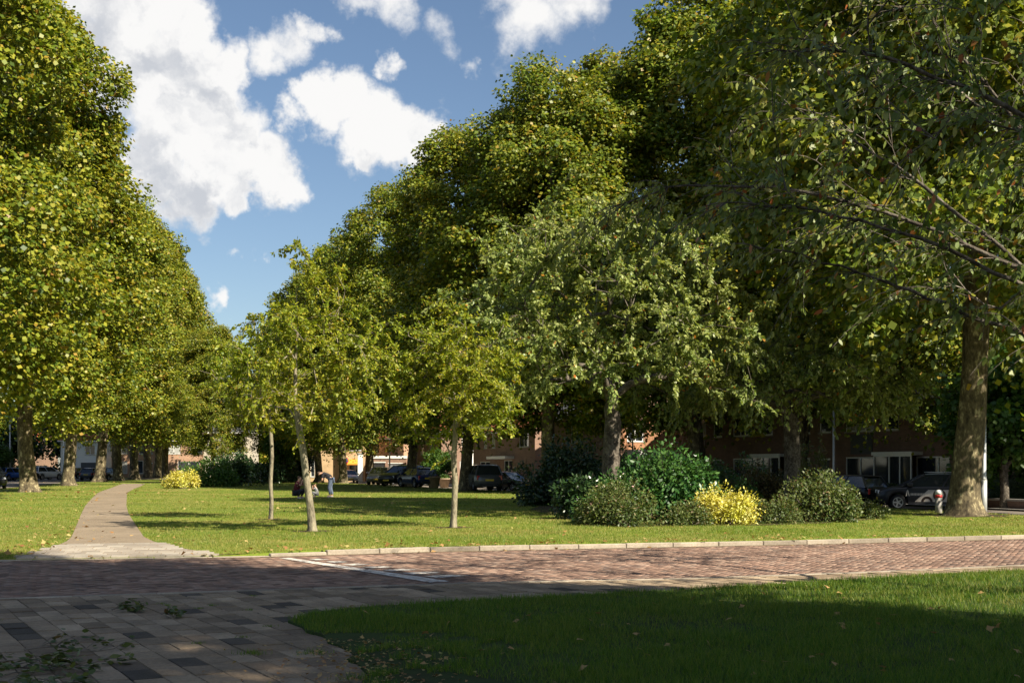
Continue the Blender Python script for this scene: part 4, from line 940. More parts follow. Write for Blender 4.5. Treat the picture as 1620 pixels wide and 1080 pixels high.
def window(parent, MT, x0, x1, z0, z1, bars=(), cross=(), curtain=False, frame=None, fw=.07):
    """white frame with bars, sill and pane, placed by matrix MT on its wall"""
    fm = MB(); Y0, Y1 = .045, .11
    for a in ((x0, x0+fw, z0, z1), (x1-fw, x1, z0, z1), (x0+fw, x1-fw, z0, z0+fw), (x0+fw, x1-fw, z1-fw, z1)): fm.box(a[0], a[1], Y0, Y1, a[2], a[3], MT)
    for b in bars: xx = x0+(x1-x0)*b; fm.box(xx-fw/2, xx+fw/2, Y0+.004, Y1-.004, z0+fw, z1-fw, MT)
    for b in cross: zz = z0+(z1-z0)*b; fm.box(x0+fw, x1-fw, Y0+.008, Y1-.008, zz-fw/2, zz+fw/2, MT)
    w = fm.build('window', frame or M['white_paint'], parent)
    MB().box(x0+.01, x1-.01, .085, .095, z0+.01, z1-.01, MT).build('pane', M['curtain_glass' if curtain else 'glass'], w)
    MB().box(x0-.05, x1+.05, -.06, .05, z0-.06, z0, MT).build('sill', M['concrete'], w)
    return w
def house(name, label, loc, rz, w, dpt, h, mats, front=(), right=(), left=(), roof='gable', rh=3.0, doors=(), over=.35, chimney=None, base=.6):
    """front faces local -y; front/right/left: lists of (x0,x1,z0,z1,bars,cross,curtain)"""
    t = empty(name, loc, rz, label, 'house'); wall, rf = mats
    I = Matrix.Identity(4); MR = Matrix.Translation((w, 0, 0)) @ Matrix.Rotation(R(90), 4, 'Z'); ML = Matrix.Translation((0, dpt, 0)) @ Matrix.Rotation(R(-90), 4, 'Z'); MBk = Matrix.Translation((w, dpt, 0)) @ Matrix.Rotation(R(180), 4, 'Z')
    for MT, ww, hs, dd in ((I, w, front, doors), (MR, dpt, right, ()), (ML, dpt, left, ()), (MBk, w, (), ())):
        v, f = wall_faces(ww, h, [q[:4] for q in list(hs)+list(dd)]); m = MB().add([MT @ Vector(p) for p in v], f)
        m.box(0.02, ww-.02, .02, .03, -base, -.002, MT) if base else None
        m.build('wall', wall, t)
        for q in hs: window(t, MT, *q[:4], bars=q[4] if len(q) > 4 else (), cross=q[5] if len(q) > 5 else (), curtain=q[6] if len(q) > 6 else False)
        for q in dd:
            d_ = MB().box(q[0], q[1], .07, .12, q[2], q[3], MT).build('door', q[4], t)
            if q[1]-q[0] < 1.6: MB().box(q[0]+.08, q[0]+.2, .03, .07, 1., 1.04, MT).build('handle', M['pole'], d_)
            MB().box(q[0]-.08, q[1]+.08, -.03, .06, q[3], q[3]+.1, MT).build('lintel', M['white_paint'], t)
    o = over
    if roof == 'gable':
        for s in (0, 1):
            y0, y1 = (-o, dpt/2) if s == 0 else (dpt+o, dpt/2); z0 = h-o*rh/(dpt/2); z1 = h+rh; n_ = .16
            MB().add([(-o, y0, z0), (w+o, y0, z0), (w+o, y1, z1), (-o, y1, z1), (-o, y0, z0+n_), (w+o, y0, z0+n_), (w+o, y1, z1+n_), (-o, y1, z1+n_)],
                     [(0, 3, 2, 1), (4, 5, 6, 7), (0, 1, 5, 4), (1, 2, 6, 5), (2, 3, 7, 6), (3, 0, 4, 7)]).build('roof', rf, t)
            MB().box(-o-.02, w+o+.02, y0-.12 if s == 0 else y0-.02, y0+.02 if s == 0 else y0+.12, z0-.06, z0+.10).build('gutter', M['white_paint'], t)
        for x in (0.0, w-.2): MB().prism([(0, h), (dpt, h), (dpt/2, h+rh)], x, x+.2, 'x').build('gable', wall, t)
    elif roof == 'hip':
        k = dpt/2; z0 = h; z1 = h+rh; MB().add([(-o, -o, z0), (w+o, -o, z0), (w+o, dpt+o, z0), (-o, dpt+o, z0), (k*.8, dpt/2, z1), (w-k*.8, dpt/2, z1)], [(0, 1, 5, 4), (1, 2, 5), (2, 3, 4, 5), (3, 0, 4), (3, 2, 1, 0)]).build('roof', rf, t)
        m = MB(); m.box(-o, w+o, -o-.06, -o+.04, z0-.28, z0+.02).box(-o, w+o, dpt+o-.04, dpt+o+.06, z0-.28, z0+.02).box(-o-.06, -o, -o-.06, dpt+o+.06, z0-.28, z0+.02).box(w+o, w+o+.06, -o-.06, dpt+o+.06, z0-.28, z0+.02); m.build('cornice', M['white_paint'], t)
    else:
        MB().box(-o, w+o, -o, dpt+o, h, h+.25).build('roof', rf, t); m = MB(); m.box(-o-.03, w+o+.03, -o-.03, -o, h-.02, h+.28).build('fascia', M['white_paint'], t)
    if chimney: MB().box(chimney-.35, chimney+.35, dpt/2-.3, dpt/2+.3, h+rh-.8, h+rh+1.0).build('chimney', wall, t, bevel=.03)
    return t
RU = math.atan2(-U[1], -U[0])   # local x runs back along -U: facade towards the park, its right end nearest the viewer
def st_house(name, label, s, t0, t1, dpt, h, mats, **k):
    p = ST(s, t1, -.22); return house(name, label, p, RU, t1-t0, dpt, h, mats, **k)
def row_windows(w, unit_, g):
    fr = []; drs = []
    n_ = int(w//unit_)
    for i in range(n_):
        x = i*unit_+.3
        fr += [(x+.4, x+2.9, .75, 2.35, (.5,) if i % 2 else (.65,), (), False), (x+.4, x+2.9, 3.75, 5.0, (.33, .67), (), i % 3 == 0), (x+3.8, x+4.9, 3.75, 5.0, (), (), False)]
        drs += [(x+3.8, x+4.75, .05, 2.2, M['dark_door'])]
    return fr, drs
fr, drs = row_windows(30, 5.8, None)
tr = st_house('terrace', 'long dark brick terrace with white window frames behind the shrub bed', 14, 13.5, 43, 9, 5.6, (M['brick_dark'], M['roof_slate']), front=fr, doors=drs, right=[(3, 4.6, 3.7, 5.0, (.5,))], rh=3.4, chimney=9)
for x in (9.7, 21.4): # projecting bay windows of the ground floor
    m = MB().box(x-.1, x+3.1, -.75, -.02, 2.42, 2.6); b_ = m.build('bay_roof', M['white_paint'], tr)
    MB().box(x, x+3.0, -.7, -.02, .0, .7).build('bay_base', M['brick_dark'], tr)
    window(tr, Matrix.Translation((0, -.74, 0)), x, x+3.0, .72, 2.42, (.42, .70), (), False)
for x in (1.2, 12.8, 18.6): MB().box(x, x+1.9, -.035, -.004, 2.5, 3.6).build('panel', M['dark_panel'], tr)
for x in (4, 12.5, 22): # dormers
    d_ = MB().box(x, x+2.6, .7, 3.2, 5.9, 7.5).build('dormer', M['dark_panel'], tr); MB().box(x-.15, x+2.75, .5, 3.4, 7.5, 7.66).build('dormer_roof', M['white_paint'], tr)
    window(tr, Matrix.Translation((0, .64, 0)), x+.2, x+2.4, 6.3, 7.3, (.5,), (), False)
ch_ = st_house('corner_house', 'brown brick house with dormer at the right edge, partly hidden by the maple', 13.2, 1.5, 12.2, 9, 5.6, (M['brick_brown'], M['roof_slate']), front=[(1, 3.2, .8, 2.4, (.5,)), (5, 7.4, .8, 2.4, (.5,)), (1, 2.6, 3.7, 5, (.5,)), (5, 6.8, 3.7, 5, (.5,)), (9.2, 9.9, .9, 4.6, (), (.33, .66))], rh=3.6)
MD = Matrix.Translation((1.7, 2.4, 5.22))
dw_ = MB().box(0, 4.2, 0, 3, 0, 2.0, MD).build('dormer', M['dark_panel'], ch_); MB().box(-.2, 4.4, -.2, 3.2, 2.0, 2.2, MD).build('dormer_roof', M['white_paint'], dw_); window(ch_, MD @ Matrix.Translation((0, -.1, 0)), .2, 4.0, .5, 1.8, (.33, .66), (), True)
b = st_house('cladded_house', 'house with sunlit brown cladding and white garage fascia', 10.2, 46.5, 58, 10, 5.6, (M['brick_brown'], M['roof_slate']), front=[(1, 3, .8, 2.4, (.5,)), (5, 7, 3.6, 5, (.5,))], right=[(1.4, 2.7, 3.6, 4.9, (.5,), (), False), (5, 6.4, 3.6, 4.9, (.5,))], rh=3.0)
MT = Matrix.Translation((11.5, 0, 0)) @ Matrix.Rotation(R(90), 4, 'Z')
for k in range(24):
    x = .12+k*.3
    if 1.15 < x < 2.75: 
        MB().box(x, x+.285, -.05, -.004, 3.05, 3.52, MT).build('cladding_board', M['cladding'], b); continue
    MB().box(x, x+.285, -.05, -.004, 3.05, 5.45, MT).build('cladding_board', M['cladding'], b)
MB().box(1.2, 8.5, -1.1, -.06, 2.35, 3.0, MT).build('garage_fascia', M['white_paint'], b); MB().box(1.6, 4.4, -.06, -.012, .0, 2.3, MT).build('garage_door', M['white_paint'], b)
c = st_house('gabled_house', 'brown brick house with red roof behind the black car', 12, 64, 79, 9, 5.2, (M['brick_brown'], M['roof_red']), front=[(1, 1.9, 3.5, 5), (3, 3.9, 3.5, 5, (), (), True), (5, 5.9, 3.5, 5, (), (), True), (8, 10, .8, 2.4, (.5,)), (11.5, 13.6, 3.5, 4.9, (.5,)), (2, 4.6, .8, 2.3, (.5,))], right=[(1.2, 2.9, 3.5, 5.0, (.5,)), (5, 7, .8, 2.4, (.5,))], rh=4.2, chimney=4)
MB().box(6, 10.5, -.9, -.02, 2.5, 2.75).build('canopy', M['white_paint'], c)
st_house('corner_villa', 'dark brick corner house with white cornice and red hipped roof', 12, 88, 99, 9, 5.4, (M['brick_brown'], M['roof_red']), front=[(1, 2.1, .8, 2.6, (.5,)), (1, 2.1, 3.4, 4.9, (.5,), (), True), (4.2, 5.3, 3.1, 4.9, (.5,)), (7.2, 8.3, 3.4, 4.9, (.5,)), (7.2, 8.6, .8, 2.5, (.5,))], doors=[(4.1, 5.4, .0, 2.2, M['dark_door'])], right=[(2.2, 3.6, 3.2, 4.9, (.5,), (), True), (5.5, 7, 3.2, 4.9, (.5,)), (2, 4, .8, 2.4, (.5,))], roof='hip', rh=3.2, chimney=6)
st_house('far_villa', 'brick house with red roof in the gap behind the corner house', 13, 104, 118, 9, 5.4, (M['brick_orange'], M['roof_red']), front=[(2, 4, .8, 2.4, (.5,)), (2, 4, 3.4, 4.8, (.5,))], right=[(2, 4, 3.4, 4.8, (.5,))], rh=4)
def facing(px0, px1, d): return ((px0-810)/FPX*d, (px1-810)/FPX*d)
x0, x1 = facing(593, 640, 142)
ga = house('garage', 'flat brick garage with grey door and a black panel for the shaded carport at the street end', (x0-.4, 142, -.2), 0, x1-x0+.6, 6, 2.75, (M['brick_brown'], M['concrete']), doors=[(.25, 1.55, .0, 2.25, M['black_trim']), (1.95, 3.5, .0, 2.15, M['grey_door'])], roof='flat', over=.05)  # first door is a black panel standing in for the carport's inner shade
x0, x1 = facing(486, 577, 150)
oc = house('ochre_building', 'ochre brick house with orange awnings in full sun', (x0, 150, -.2), R(4), x1-x0, 8, 6.2, (M['brick_ochre'], M['roof_red']), front=[(.4, .9, .6, 2.6), (1.1, 1.6, .6, 2.6), (4.9, 6.4, .9, 2.3, (.5,)), (4.9, 6.4, 3.7, 5.0, (.5,))], rh=3.4)
for z in (2.35, 5.1): MB().add([(4.7, -.02, z+.35), (6.6, -.02, z+.35), (6.6, -.85, z-.15), (4.7, -.85, z-.15), (4.7, -.02, z+.30), (6.6, -.02, z+.30), (6.6, -.85, z-.32), (4.7, -.85, z-.32)], [(0, 1, 2, 3), (4, 7, 6, 5), (0, 3, 7, 4), (1, 5, 6, 2), (2, 6, 7, 3), (0, 4, 5, 1)]).build('awning', M['orange_cloth'], oc)
MB().box(4.1, 4.35, -1.1, -.01, 0, 6.1).build('party_wall', M['brick_ochre'], oc)
x0, x1 = facing(322, 392, 172)
house('cream_house', 'cream rendered house with tall windows behind the green shrubs', (x0, 172, -.2), R(6), x1-x0+.5, 9, 6.6, (M['render_cream'], M['roof_slate']), front=[(3.2, 4.6, .9, 2.6, (.5,)), (3.2, 4.6, 3.6, 5.6, (.5,), (.35,)), (.6, 1.9, 3.6, 5.2, (.5,)), (.6, 1.9, .8, 2.4, (.5,))], rh=2.6)
x0, x1 = facing(176, 330, 186)
house('brick_row', 'sunlit orange brick row with white framed windows behind the left trees', (x0, 186, -.1), R(5), x1-x0, 9, 5.8, (M['brick_orange'], M['roof_red']), front=[(.5, 2.3, .7, 2.5, (), (), True), (3.6, 4.6, .7, 2.6), (6.2, 7.2, .1, 2.5, (), (), True), (9.6, 12.8, .8, 2.5, (.5,), (), False), (.5, 2.3, 3.6, 5, (.5,)), (4, 6, 3.6, 5, (.5,)), (8, 10, 3.6, 5, (.5,), (), True), (11.4, 13.2, 3.6, 5, (.5,))], doors=[(5, 5.9, 0, 2.2, M['dark_door'])], rh=3.6)
x0, x1 = facing(96, 160, 180)
house('white_house', 'white painted house behind the grey van', (x0, 180, -.1), R(4), x1-x0, 9, 5.6, (M['white_paint'], M['roof_red']), front=[(.6, 2, 3.4, 4.8, (.5,)), (3.4, 4.8, 3.4, 4.8, (.5,)), (.6, 1.8, .8, 2.4)], doors=[(2.8, 5, 0, 2.3, M['dark_door'])], rh=3.4)
x0, x1 = facing(-60, 60, 205)
house('far_left_house', 'red roofed house at the far left edge behind trees', (x0, 205, -.1), 0, x1-x0, 9, 5.6, (M['brick_brown'], M['roof_red']), front=[(2, 4, .8, 2.4, (.5,)), (6, 8, .8, 2.4, (.5,)), (2, 4, 3.6, 5, (.5,))], rh=4)
# garden walls and hedges
def hedge(label, p, q, w, h, mat='dark_leaf', leaf=.12, n=5000, seed=1):
    g = np.random.default_rng(seed); p = Vector(p); q = Vector(q); L_ = (q-p).length; t = empty('hedge', p, math.atan2(q.y-p.y, q.x-p.x), label, 'hedge')
    box('core', (.05, L_-.05, -w/2+.12, w/2-.12, -.1, h-.12), M['dark_leaf'], t)
    f = g.integers(0, 4, n); P = np.stack([g.uniform(0, L_, n), g.uniform(-w/2, w/2, n), g.uniform(.02, h, n)], 1); nr = np.zeros((n, 3))
    for k, (ax, v, s) in enumerate(((1, -w/2, -1), (1, w/2, 1), (2, h, 1), (1, -w/2, -1))):
        m_ = f == k; P[m_, ax] = v+g.normal(0, .05, m_.sum()); nr[m_, ax] = s
    link('foliage', leaves_mesh('foliage', P, rdirs(g, n), nr+g.normal(0, .5, (n, 3)), leaf*g.uniform(.7, 1.3, n), OVAL, M[mat]), t)
    return t
hedge('dark clipped hedge before the brown brick house', ST(11.6, .5), ST(11.6, 11), .9, 1.5, seed=3)
hedge('dark hedge below the terrace windows', ST(12, 16), ST(12, 24), .8, .9, seed=4)
hedge('green hedge in front of the corner house with red roof', ST(10.6, 89), ST(10.6, 97), 1., 1.2, 'garden_leaf', .16, seed=5)
hedge('dark hedge closing the far side of the lawn', at(385, 763), at(462, 761), 1.4, 1.7, leaf=.22, seed=6)
hedge('green hedge beside the brick row', ST2(15.5, 88), ST2(14, 99), 1., 1.6, 'garden_leaf', .2, seed=7)
hedge('dark hedge behind the white hatchback', ST2(16, 55), ST2(15.5, 82), 1.2, 2.4, leaf=.25, seed=8)
gwall = empty('garden_wall', ST(9.9, -3), math.atan2(U[1], U[0]), 'low brick garden wall before the dark hedge', 'wall')
box('wall', (0, 13, -.12, .12, -.3, .42), M['brick_dark'], gwall); box('coping', (-.03, 13.03, -.16, .16, .42, .5), M['concrete'], gwall)
shrub('rose_shrub', ST(10.6, 2.2), .8, .9, 'low shrub with cream flowers behind the garden wall', M['garden_leaf'], 1500, .1, extra=(M['pink_flower'], 60, .1, .4))
shrub('round_shrub', ST(10.7, -1.2), .8, .9, 'round bright shrub behind the garden wall at the right edge', M['garden_leaf'], 1800, .1)
shrub('copper_shrub', ST(12.6, 4.5), 1.6, 3.0, 'copper leaved shrub against the brown brick house', M['red_leaf'], 3500, .14)

# ------------------------------------------------------------------ street furniture
def pole(name, label, p, h, r=.06, mat='pole', head=None, cat='lamp post', group=None):
    t = empty(name, p, 0, label, cat, group)
    MB().tube([(0, 0, -.2), (0, 0, 1.1)], r*1.25, 12).build('base', M[mat], t, True); MB().tube([(0, 0, 1.1), (0, 0, 1.16), (0, 0, h)], [r*1.25, r, r*.7], 12).build('pole', M[mat], t, True)
    if head:
        a = MB().tube([(0, 0, h-.02), (head*.5, 0, h+.12), (head, 0, h+.14)], [r*.7, r*.6, r*.6], 8).build('arm', M[mat], t)
        MB().box(head-.1, head+.55, -.12, .12, h+.06, h+.2).build('lamp_head', M['pole'], t, bevel=.03)
    return t
pole('lamp_post', 'pale grey lamp post right beside the massive mottled trunk', at(1556, 814), 9.0, .085, head=-1.2)
pole('lamp_post', 'grey lamp post before the terrace bay window', ST(9.6, 20), 7.0, .075, head=-1.)
pole('lamp_post', 'slim white post before the cladded house', ST(9.4, 41.5), 6.5, .06, 'white_paint', head=-1.)
pole('lamp_post', 'white lamp post left of the black car', ST(9.4, 72), 6.5, .08, 'white_paint', head=-1.)
pole('lamp_post', 'white lamp post before the corner house', ST(9.4, 97.5), 6.5, .09, 'white_paint', head=-1.)
pole('lamp_post', 'grey lamp post before the blue car at the left edge', at(16, 760), 7, .1, head=1.2)
pole('lamp_post', 'pale post left of the second plane trunk', at(101, 757), 6, .09, 'white_paint')
sg = pole('parking_sign', 'white pole with round blue no-parking sign behind the white car', at(546, 763), 5.2, .07, 'white_paint', cat='sign')
MB().lathe([(0, -.02), (.42, -.02), (.42, .02), (0, .02)], 24, Matrix.Translation((0, -.1, 2.55)) @ Matrix.Rotation(R(90), 4, 'X')).build('sign_rim', M['sign_red'], sg)
MB().lathe([(0, -.02), (.34, -.02), (.34, .02), (0, .02)], 24, Matrix.Translation((0, -.115, 2.55)) @ Matrix.Rotation(R(90), 4, 'X')).build('sign_face', M['sign_blue'], sg)
MB().box(-.36, .36, -.15, -.14, -.04, .04, Matrix.Translation((0, 0, 2.55)) @ Matrix.Rotation(R(45), 4, 'Y')).build('slash', M['sign_red'], sg)
pl_ = empty('gate_pillar', at(570, 763), 0, 'white pillar beside the ochre building', 'pillar'); box('shaft', (-.28, .28, -.25, .25, -.2, 3.3), M['white_paint'], pl_, .02); box('cap', (-.34, .34, -.31, .31, 3.3, 3.42), M['concrete'], pl_, .02)
bo = empty('bollard', at(1485, 811), 0, 'grey bollard with white and red bands before the patterned car', 'bollard')
MB().tube([(0, 0, -.1), (0, 0, .5)], .11, 14).build('post', M['concrete'], bo, True); MB().tube([(0, 0, .5), (0, 0, .60)], .112, 14).build('red_band', M['sign_red'], bo, True); MB().tube([(0, 0, .60), (0, 0, .72), (0, 0, .76)], [.115, .115, .06], 14).build('white_top', M['white_paint'], bo, True)
yb = empty('yellow_box', at(1549, 806), 0, 'yellow street cabinet half behind the massive trunk', 'cabinet'); M['yellow_paint'] = plain('yellow_paint', (.65, .36, .02), .5); box('body', (-.3, .3, 0, .3, .0, .68), M['yellow_paint'], yb, .02); box('lid', (-.33, .33, -.03, .33, .68, .73), M['yellow_paint'], yb, .01)
M['pot'] = plain('pot', (.42, .30, .2), .9, var=.25, scale=3)
for i, (px, lb) in enumerate([(686, 'tapered stone planter left of its twin beside the street'), (703, 'tapered stone planter right of its twin beside the street')]):
    p = at(px, 771.5); t = empty('planter', p, 0, lb, 'planter', 'stone planters by the street'); t.scale = (.8, .8, .8)
    MB().lathe([(0, 0), (.42, 0), (.62, .95), (.66, .95), (.66, 1.05), (.54, 1.05), (.5, .9), (0, .9)], 18).build('pot', M['pot'], t, True)
    g = np.random.default_rng(i); P = rdirs(g, 300)*np.array([.5, .5, .3])+np.array([0, 0, 1.15]); link('foliage', leaves_mesh('foliage', P, rdirs(g, 300), rdirs(g, 300)+np.array([0, 0, .6]), np.full(300, .16), OVAL, M['garden_leaf']), t)

# ------------------------------------------------------------------ cars (local x = forward)
SPEC = {'hatch': dict(L=4.05, W=1.74, H=1.47, rear=.02, ra=.55, fa=.62, cowl=1.05, belt=.93, hood=.86, nose=.66, wr=.31, x1=.62, x2=3.22, rt0=.35, rt1=2.15),
        'suv': dict(L=4.4, W=1.82, H=1.64, rear=.02, ra=.3, fa=.7, cowl=1.15, belt=1.03, hood=1.0, nose=.78, wr=.35, x1=.75, x2=3.5, rt0=.25, rt1=2.45),
        'mini': dict(L=4.15, W=1.80, H=1.56, rear=.02, ra=.3, fa=.55, cowl=1.05, belt=1.0, hood=.98, nose=.80, wr=.33, x1=.72, x2=3.36, rt0=.22, rt1=2.25),
        'sedan': dict(L=4.5, W=1.8, H=1.45, rear=.02, ra=.9, fa=.75, cowl=1.25, belt=.93, hood=.86, nose=.66, wr=.32, x1=.8, x2=3.5, rt0=.95, rt1=2.5),
        'van': dict(L=5.0, W=1.95, H=2.1, rear=.02, ra=.05, fa=.75, cowl=.85, belt=1.15, hood=1.08, nose=.82, wr=.34, x1=.9, x2=3.95, rt0=.08, rt1=3.3)}
def car_body(S):
    L_, W_ = S['L'], S['W']/2; xs = sorted(set(list(np.linspace(0, L_, 46))+[S[k]+a for k in ('x1', 'x2') for a in np.linspace(-.42, .42, 15)])); V = []; rows = []
    for x in xs:
        u_ = x/L_; end = min(1, min(x, L_-x)/.38); w = W_*(.80+.20*math.sin(end*math.pi/2)); zb = .26+.16*max(0, 1-min(x, L_-x)/.3)
        for k in ('x1', 'x2'):
            dx = x-S[k]; rr = S['wr']+.065
            if abs(dx) < rr: zb = max(zb, S['wr']+math.sqrt(rr*rr-dx*dx)*.98)
        xc = L_-S['cowl']
        if x <= xc: top = S['belt']+.03*math.sin(min(1, x/xc)*math.pi)-(.14*max(0, 1-x/.2)**2)
        else: t = (x-xc)/(L_-xc); top = S['belt']+(S['hood']-S['belt'])*min(1, t*2.2)-(S['hood']-S['nose'])*max(0, (t-.35)/.65)**1.6
        zb = min(zb, top-.12); m_ = zb+(top-zb)*.45; e = top-.10*min(1, (top-zb)/.4)
        half = [(0, zb), (w*.86, zb), (w*.97, zb+min(.1, (top-zb)*.2)), (w, m_), (w*.985, e-.03), (w*.93, top-.03), (w*.8, top), (0, top+.025)]
        ring = half+[(-a, b) for a, b in half[-2:0:-1]]
        rows.append([(x-L_/2, a, b) for a, b in ring])
    k = len(rows[0]); v = [p for r in rows for p in r]; f = [(i*k+j, i*k+(j+1) % k, (i+1)*k+(j+1) % k, (i+1)*k+j) for i in range(len(rows)-1) for j in range(k)]
    f += [tuple(range(k)), tuple((len(rows)-1)*k+j for j in range(k))[::-1]]
    return v, f
CARM = {}
def paint_mat(name, col, rough=.28, metal=.0):
    if name not in CARM: CARM[name] = plain('paint_'+name, col, rough, metal, .4, var=.03, coat=.3)
    return CARM[name]
def car(kind, label, p, heading, pm, roofm=None, group='cars parked around the park', rack=False):
    S = SPEC[kind]; t = empty('parked_car', p, heading, label, 'car', group); L_, W_, H_ = S['L'], S['W']/2, S['H']; ox = -L_/2
    v, f = car_body(S); MB().add(v, f).build('body', pm, t, True)
    xr0, xr1, xf1, xf0 = S['rear']+.10, S['rt0']+.12, S['rt1'], L_-S['cowl']+.12
    wb, wt = W_*.92, W_*.70; zb = S['belt']-.03; zt = H_-.06
    bot = [(xr0+ox, -wb, zb), (xf0+ox, -wb, zb), (xf0+ox, wb, zb), (xr0+ox, wb, zb)]; top = [(xr1+ox, -wt, zt), (xf1+ox, -wt, zt), (xf1+ox, wt, zt), (xr1+ox, wt, zt)]
    gl = pm if kind == 'van' else M['glass']
    for nm, a, b, mt in (('side_window', 0, 1, gl), ('windscreen', 1, 2, M['glass']), ('side_window', 2, 3, gl), ('rear_window', 3, 0, gl)):
        MB().add([bot[a], bot[b], top[b], top[a]], [(0, 1, 2, 3)]).build(nm, mt, t)
    rm = roofm or pm; m = MB(); nx_ = 7; ny_ = 6; vv_ = []; ff = []
    for i in range(nx_):
        for j in range(ny_):
            a = i/(nx_-1); bq = j/(ny_-1); x = xr1-.1+(xf1-xr1+.16)*a; y = -wt-.015+(2*wt+.03)*bq; z = zt+.075*(1-(2*a-1)**4)*(1-.75*(2*bq-1)**4)-.01; vv_.append((x+ox, y, z))
    ff = [(i*ny_+j, (i+1)*ny_+j, (i+1)*ny_+j+1, i*ny_+j+1) for i in range(nx_-1) for j in range(ny_-1)]; n0 = len(vv_); vv_ += [(a, b_, zt-.02) for a, b_, c_ in vv_]; ff += [(n0+q[3], n0+q[2], n0+q[1], n0+q[0]) for q in ff]
    MB().add(vv_, ff).build('roof', rm, t, True)
    for s in (0, 1):
        a, b_ = ((0, 1), (3, 2))[s]; y = -1 if s == 0 else 1; m = MB()
        pb = Vector(bot[a]).lerp(Vector(bot[b_]), .47); pt = Vector(top[a]).lerp(Vector(top[b_]), .46)
        for q0, q1, qr in ((bot[b_], top[b_], .035), (bot[a], top[a], .05), (pb, pt, .03)): MB().tube([q0, q1], qr, 6).build('pillar', pm if kind != 'mini' else M['black_trim'], t)
        MB().box(-.1, .12, -.02, .2, -.07, .09, Matrix.Translation((xf0-.35+ox, y*(W_*.93), zb+.10)) @ Matrix.Scale(y, 4, (0, 1, 0))).build('mirror', pm, t, bevel=.03)
        MB().box(-.02, .02, 0, .3, 0, .14, Matrix.Translation((L_-.10+ox, y*W_*.52, S['nose']-.10)) @ Matrix.Scale(y, 4, (0, 1, 0)) @ Matrix.Rotation(R(-22), 4, 'Z')).build('headlight', M['headlight'], t, bevel=.01)
        MB().box(-.03, .03, 0, .2, 0, .26, Matrix.Translation((.06+ox, y*W_*.66, S['belt']-.34)) @ Matrix.Scale(y, 4, (0, 1, 0)) @ Matrix.Rotation(R(16), 4, 'Z')).build('tail_light', M['taillight'], t, bevel=.012)
        MB().box(S['x1']+.42+ox, S['x2']-.42+ox, y*W_*.955-.02, y*W_*.955+.02, .25, .36).build('sill', M['black_trim'], t)
        for k in ('x1', 'x2'):
            w = empty('wheel', (S[k]+ox, y*(W_-.13), S['wr'])); w.parent = t; r = S['wr']; MX = Matrix.Rotation(R(90), 4, 'X')
            MB().lathe([(r*.66, -.105), (r*.95, -.105), (r, -.07), (r, .07), (r*.95, .105), (r*.66, .105), (r*.64, 0), (r*.66, -.105)], 24, MX).build('tyre', M['rubber'], w, True)
            rm_ = MB().lathe([(0, .05), (r*.12, .06), (r*.2, .03), (r*.2, -.03), (0, -.03)], 16, MX); rm_.lathe([(r*.56, .09), (r*.66, .09), (r*.66, -.09), (r*.56, -.09), (r*.56, .09)], 24, MX)
            for q in range(5): rm_.box(r*.12, r*.6, -.035, .035, -.03, .03, Matrix.Rotation(q*2*math.pi/5, 4, 'Y') )
            rm_.build('rim', M['rim'], w); MB().lathe([(0, -.02), (r*.6, -.02), (r*.6, .02), (0, .02)], 20, MX).build('brake_shade', M['black_trim'], w)
    for xx, nm in ((L_-.015+ox, 'front_plate'), (.0+ox, 'rear_plate')):
        MB().box(xx-.02, xx+.02, -.26, .26, .42 if nm == 'front_plate' else .62, .53 if nm == 'front_plate' else .73).build(nm, M['plate'], t)
    MB().box(L_-.06+ox, L_-.005+ox, -W_*.5, W_*.5, .56, .66).build('grille', M['black_trim'], t)
    MB().box(-.02+ox, .05+ox, -W_*.62, W_*.62, .3, .46).build('bumper', M['black_trim'], t, bevel=.015)
    if rack:
        for y in (-1, 1): MB().tube([(xr1+ox+.1, y*wt*.9, zt+.10), (xf1+ox-.1, y*wt*.9, zt+.10)], .02, 6).build('roof_rail', M['pole'], t)
    return t
blk = paint_mat('black', (.012, .013, .016)); wht = paint_mat('white', (.72, .72, .70)); slv = paint_mat('silver', (.42, .41, .40), .3, .4); blu = paint_mat('blue', (.02, .10, .42)); nav = paint_mat('navy', (.015, .025, .085)); red = paint_mat('red', (.28, .015, .02)); gry = paint_mat('grey', (.11, .115, .125), .3, .3); pnk = paint_mat('champagne', (.40, .33, .29), .3, .4)
HU = math.atan2(U[1], U[0]); HN = math.atan2(NV[1], NV[0])
def cz(p): return Vector((p.x, p.y, p.z+.02))
mini = car('mini', 'dark patterned car with beige rings on its doors behind the mottled trunk', cz(Vector((17.75, 54.0, float(zg(17.75, 54.0))))), R(168), paint_mat('charcoal', (.02, .021, .025), .45), M['pole'], rack=True)
# livery on the side towards the park (local +y): beige field, rings and strokes, as thin vinyl following the door
M['vinyl_beige'] = plain('vinyl_beige', (.52, .47, .41), .5, var=.04); M['vinyl_dark'] = plain('vinyl_dark', (.03, .016, .012), .5)
def side_y(z, S=SPEC['mini']):
    W_ = S['W']/2; pts = [(.26, .86), (.36, .97), (.59, 1.0), (.87, .985), (.97, .93)]; return W_*float(np.interp(z, [p[0] for p in pts], [p[1] for p in pts]))
def vinyl(name, polys, mat, lift):
    m = MB()
    for P in polys: m.add([(x, side_y(z)+lift, z) for x, z in P], [tuple(range(len(P)))])
    return m.build(name, mat, mini)
zz = np.linspace(.36, .93, 8)
field = []
for a, b in zip(zz[:-1], zz[1:]):
    l0 = .55-1.05*(a-.36)/.57; l1 = .55-1.05*(b-.36)/.57
    xa = .62-(a-.36)*1.1; xb = .62-(b-.36)*1.1
    field.append([(xa, a), (xb, b), (-1.75, b), (-1.75 if a > .72 else -.95, a)])
vinyl('livery_field', field, M['vinyl_beige'], .006)
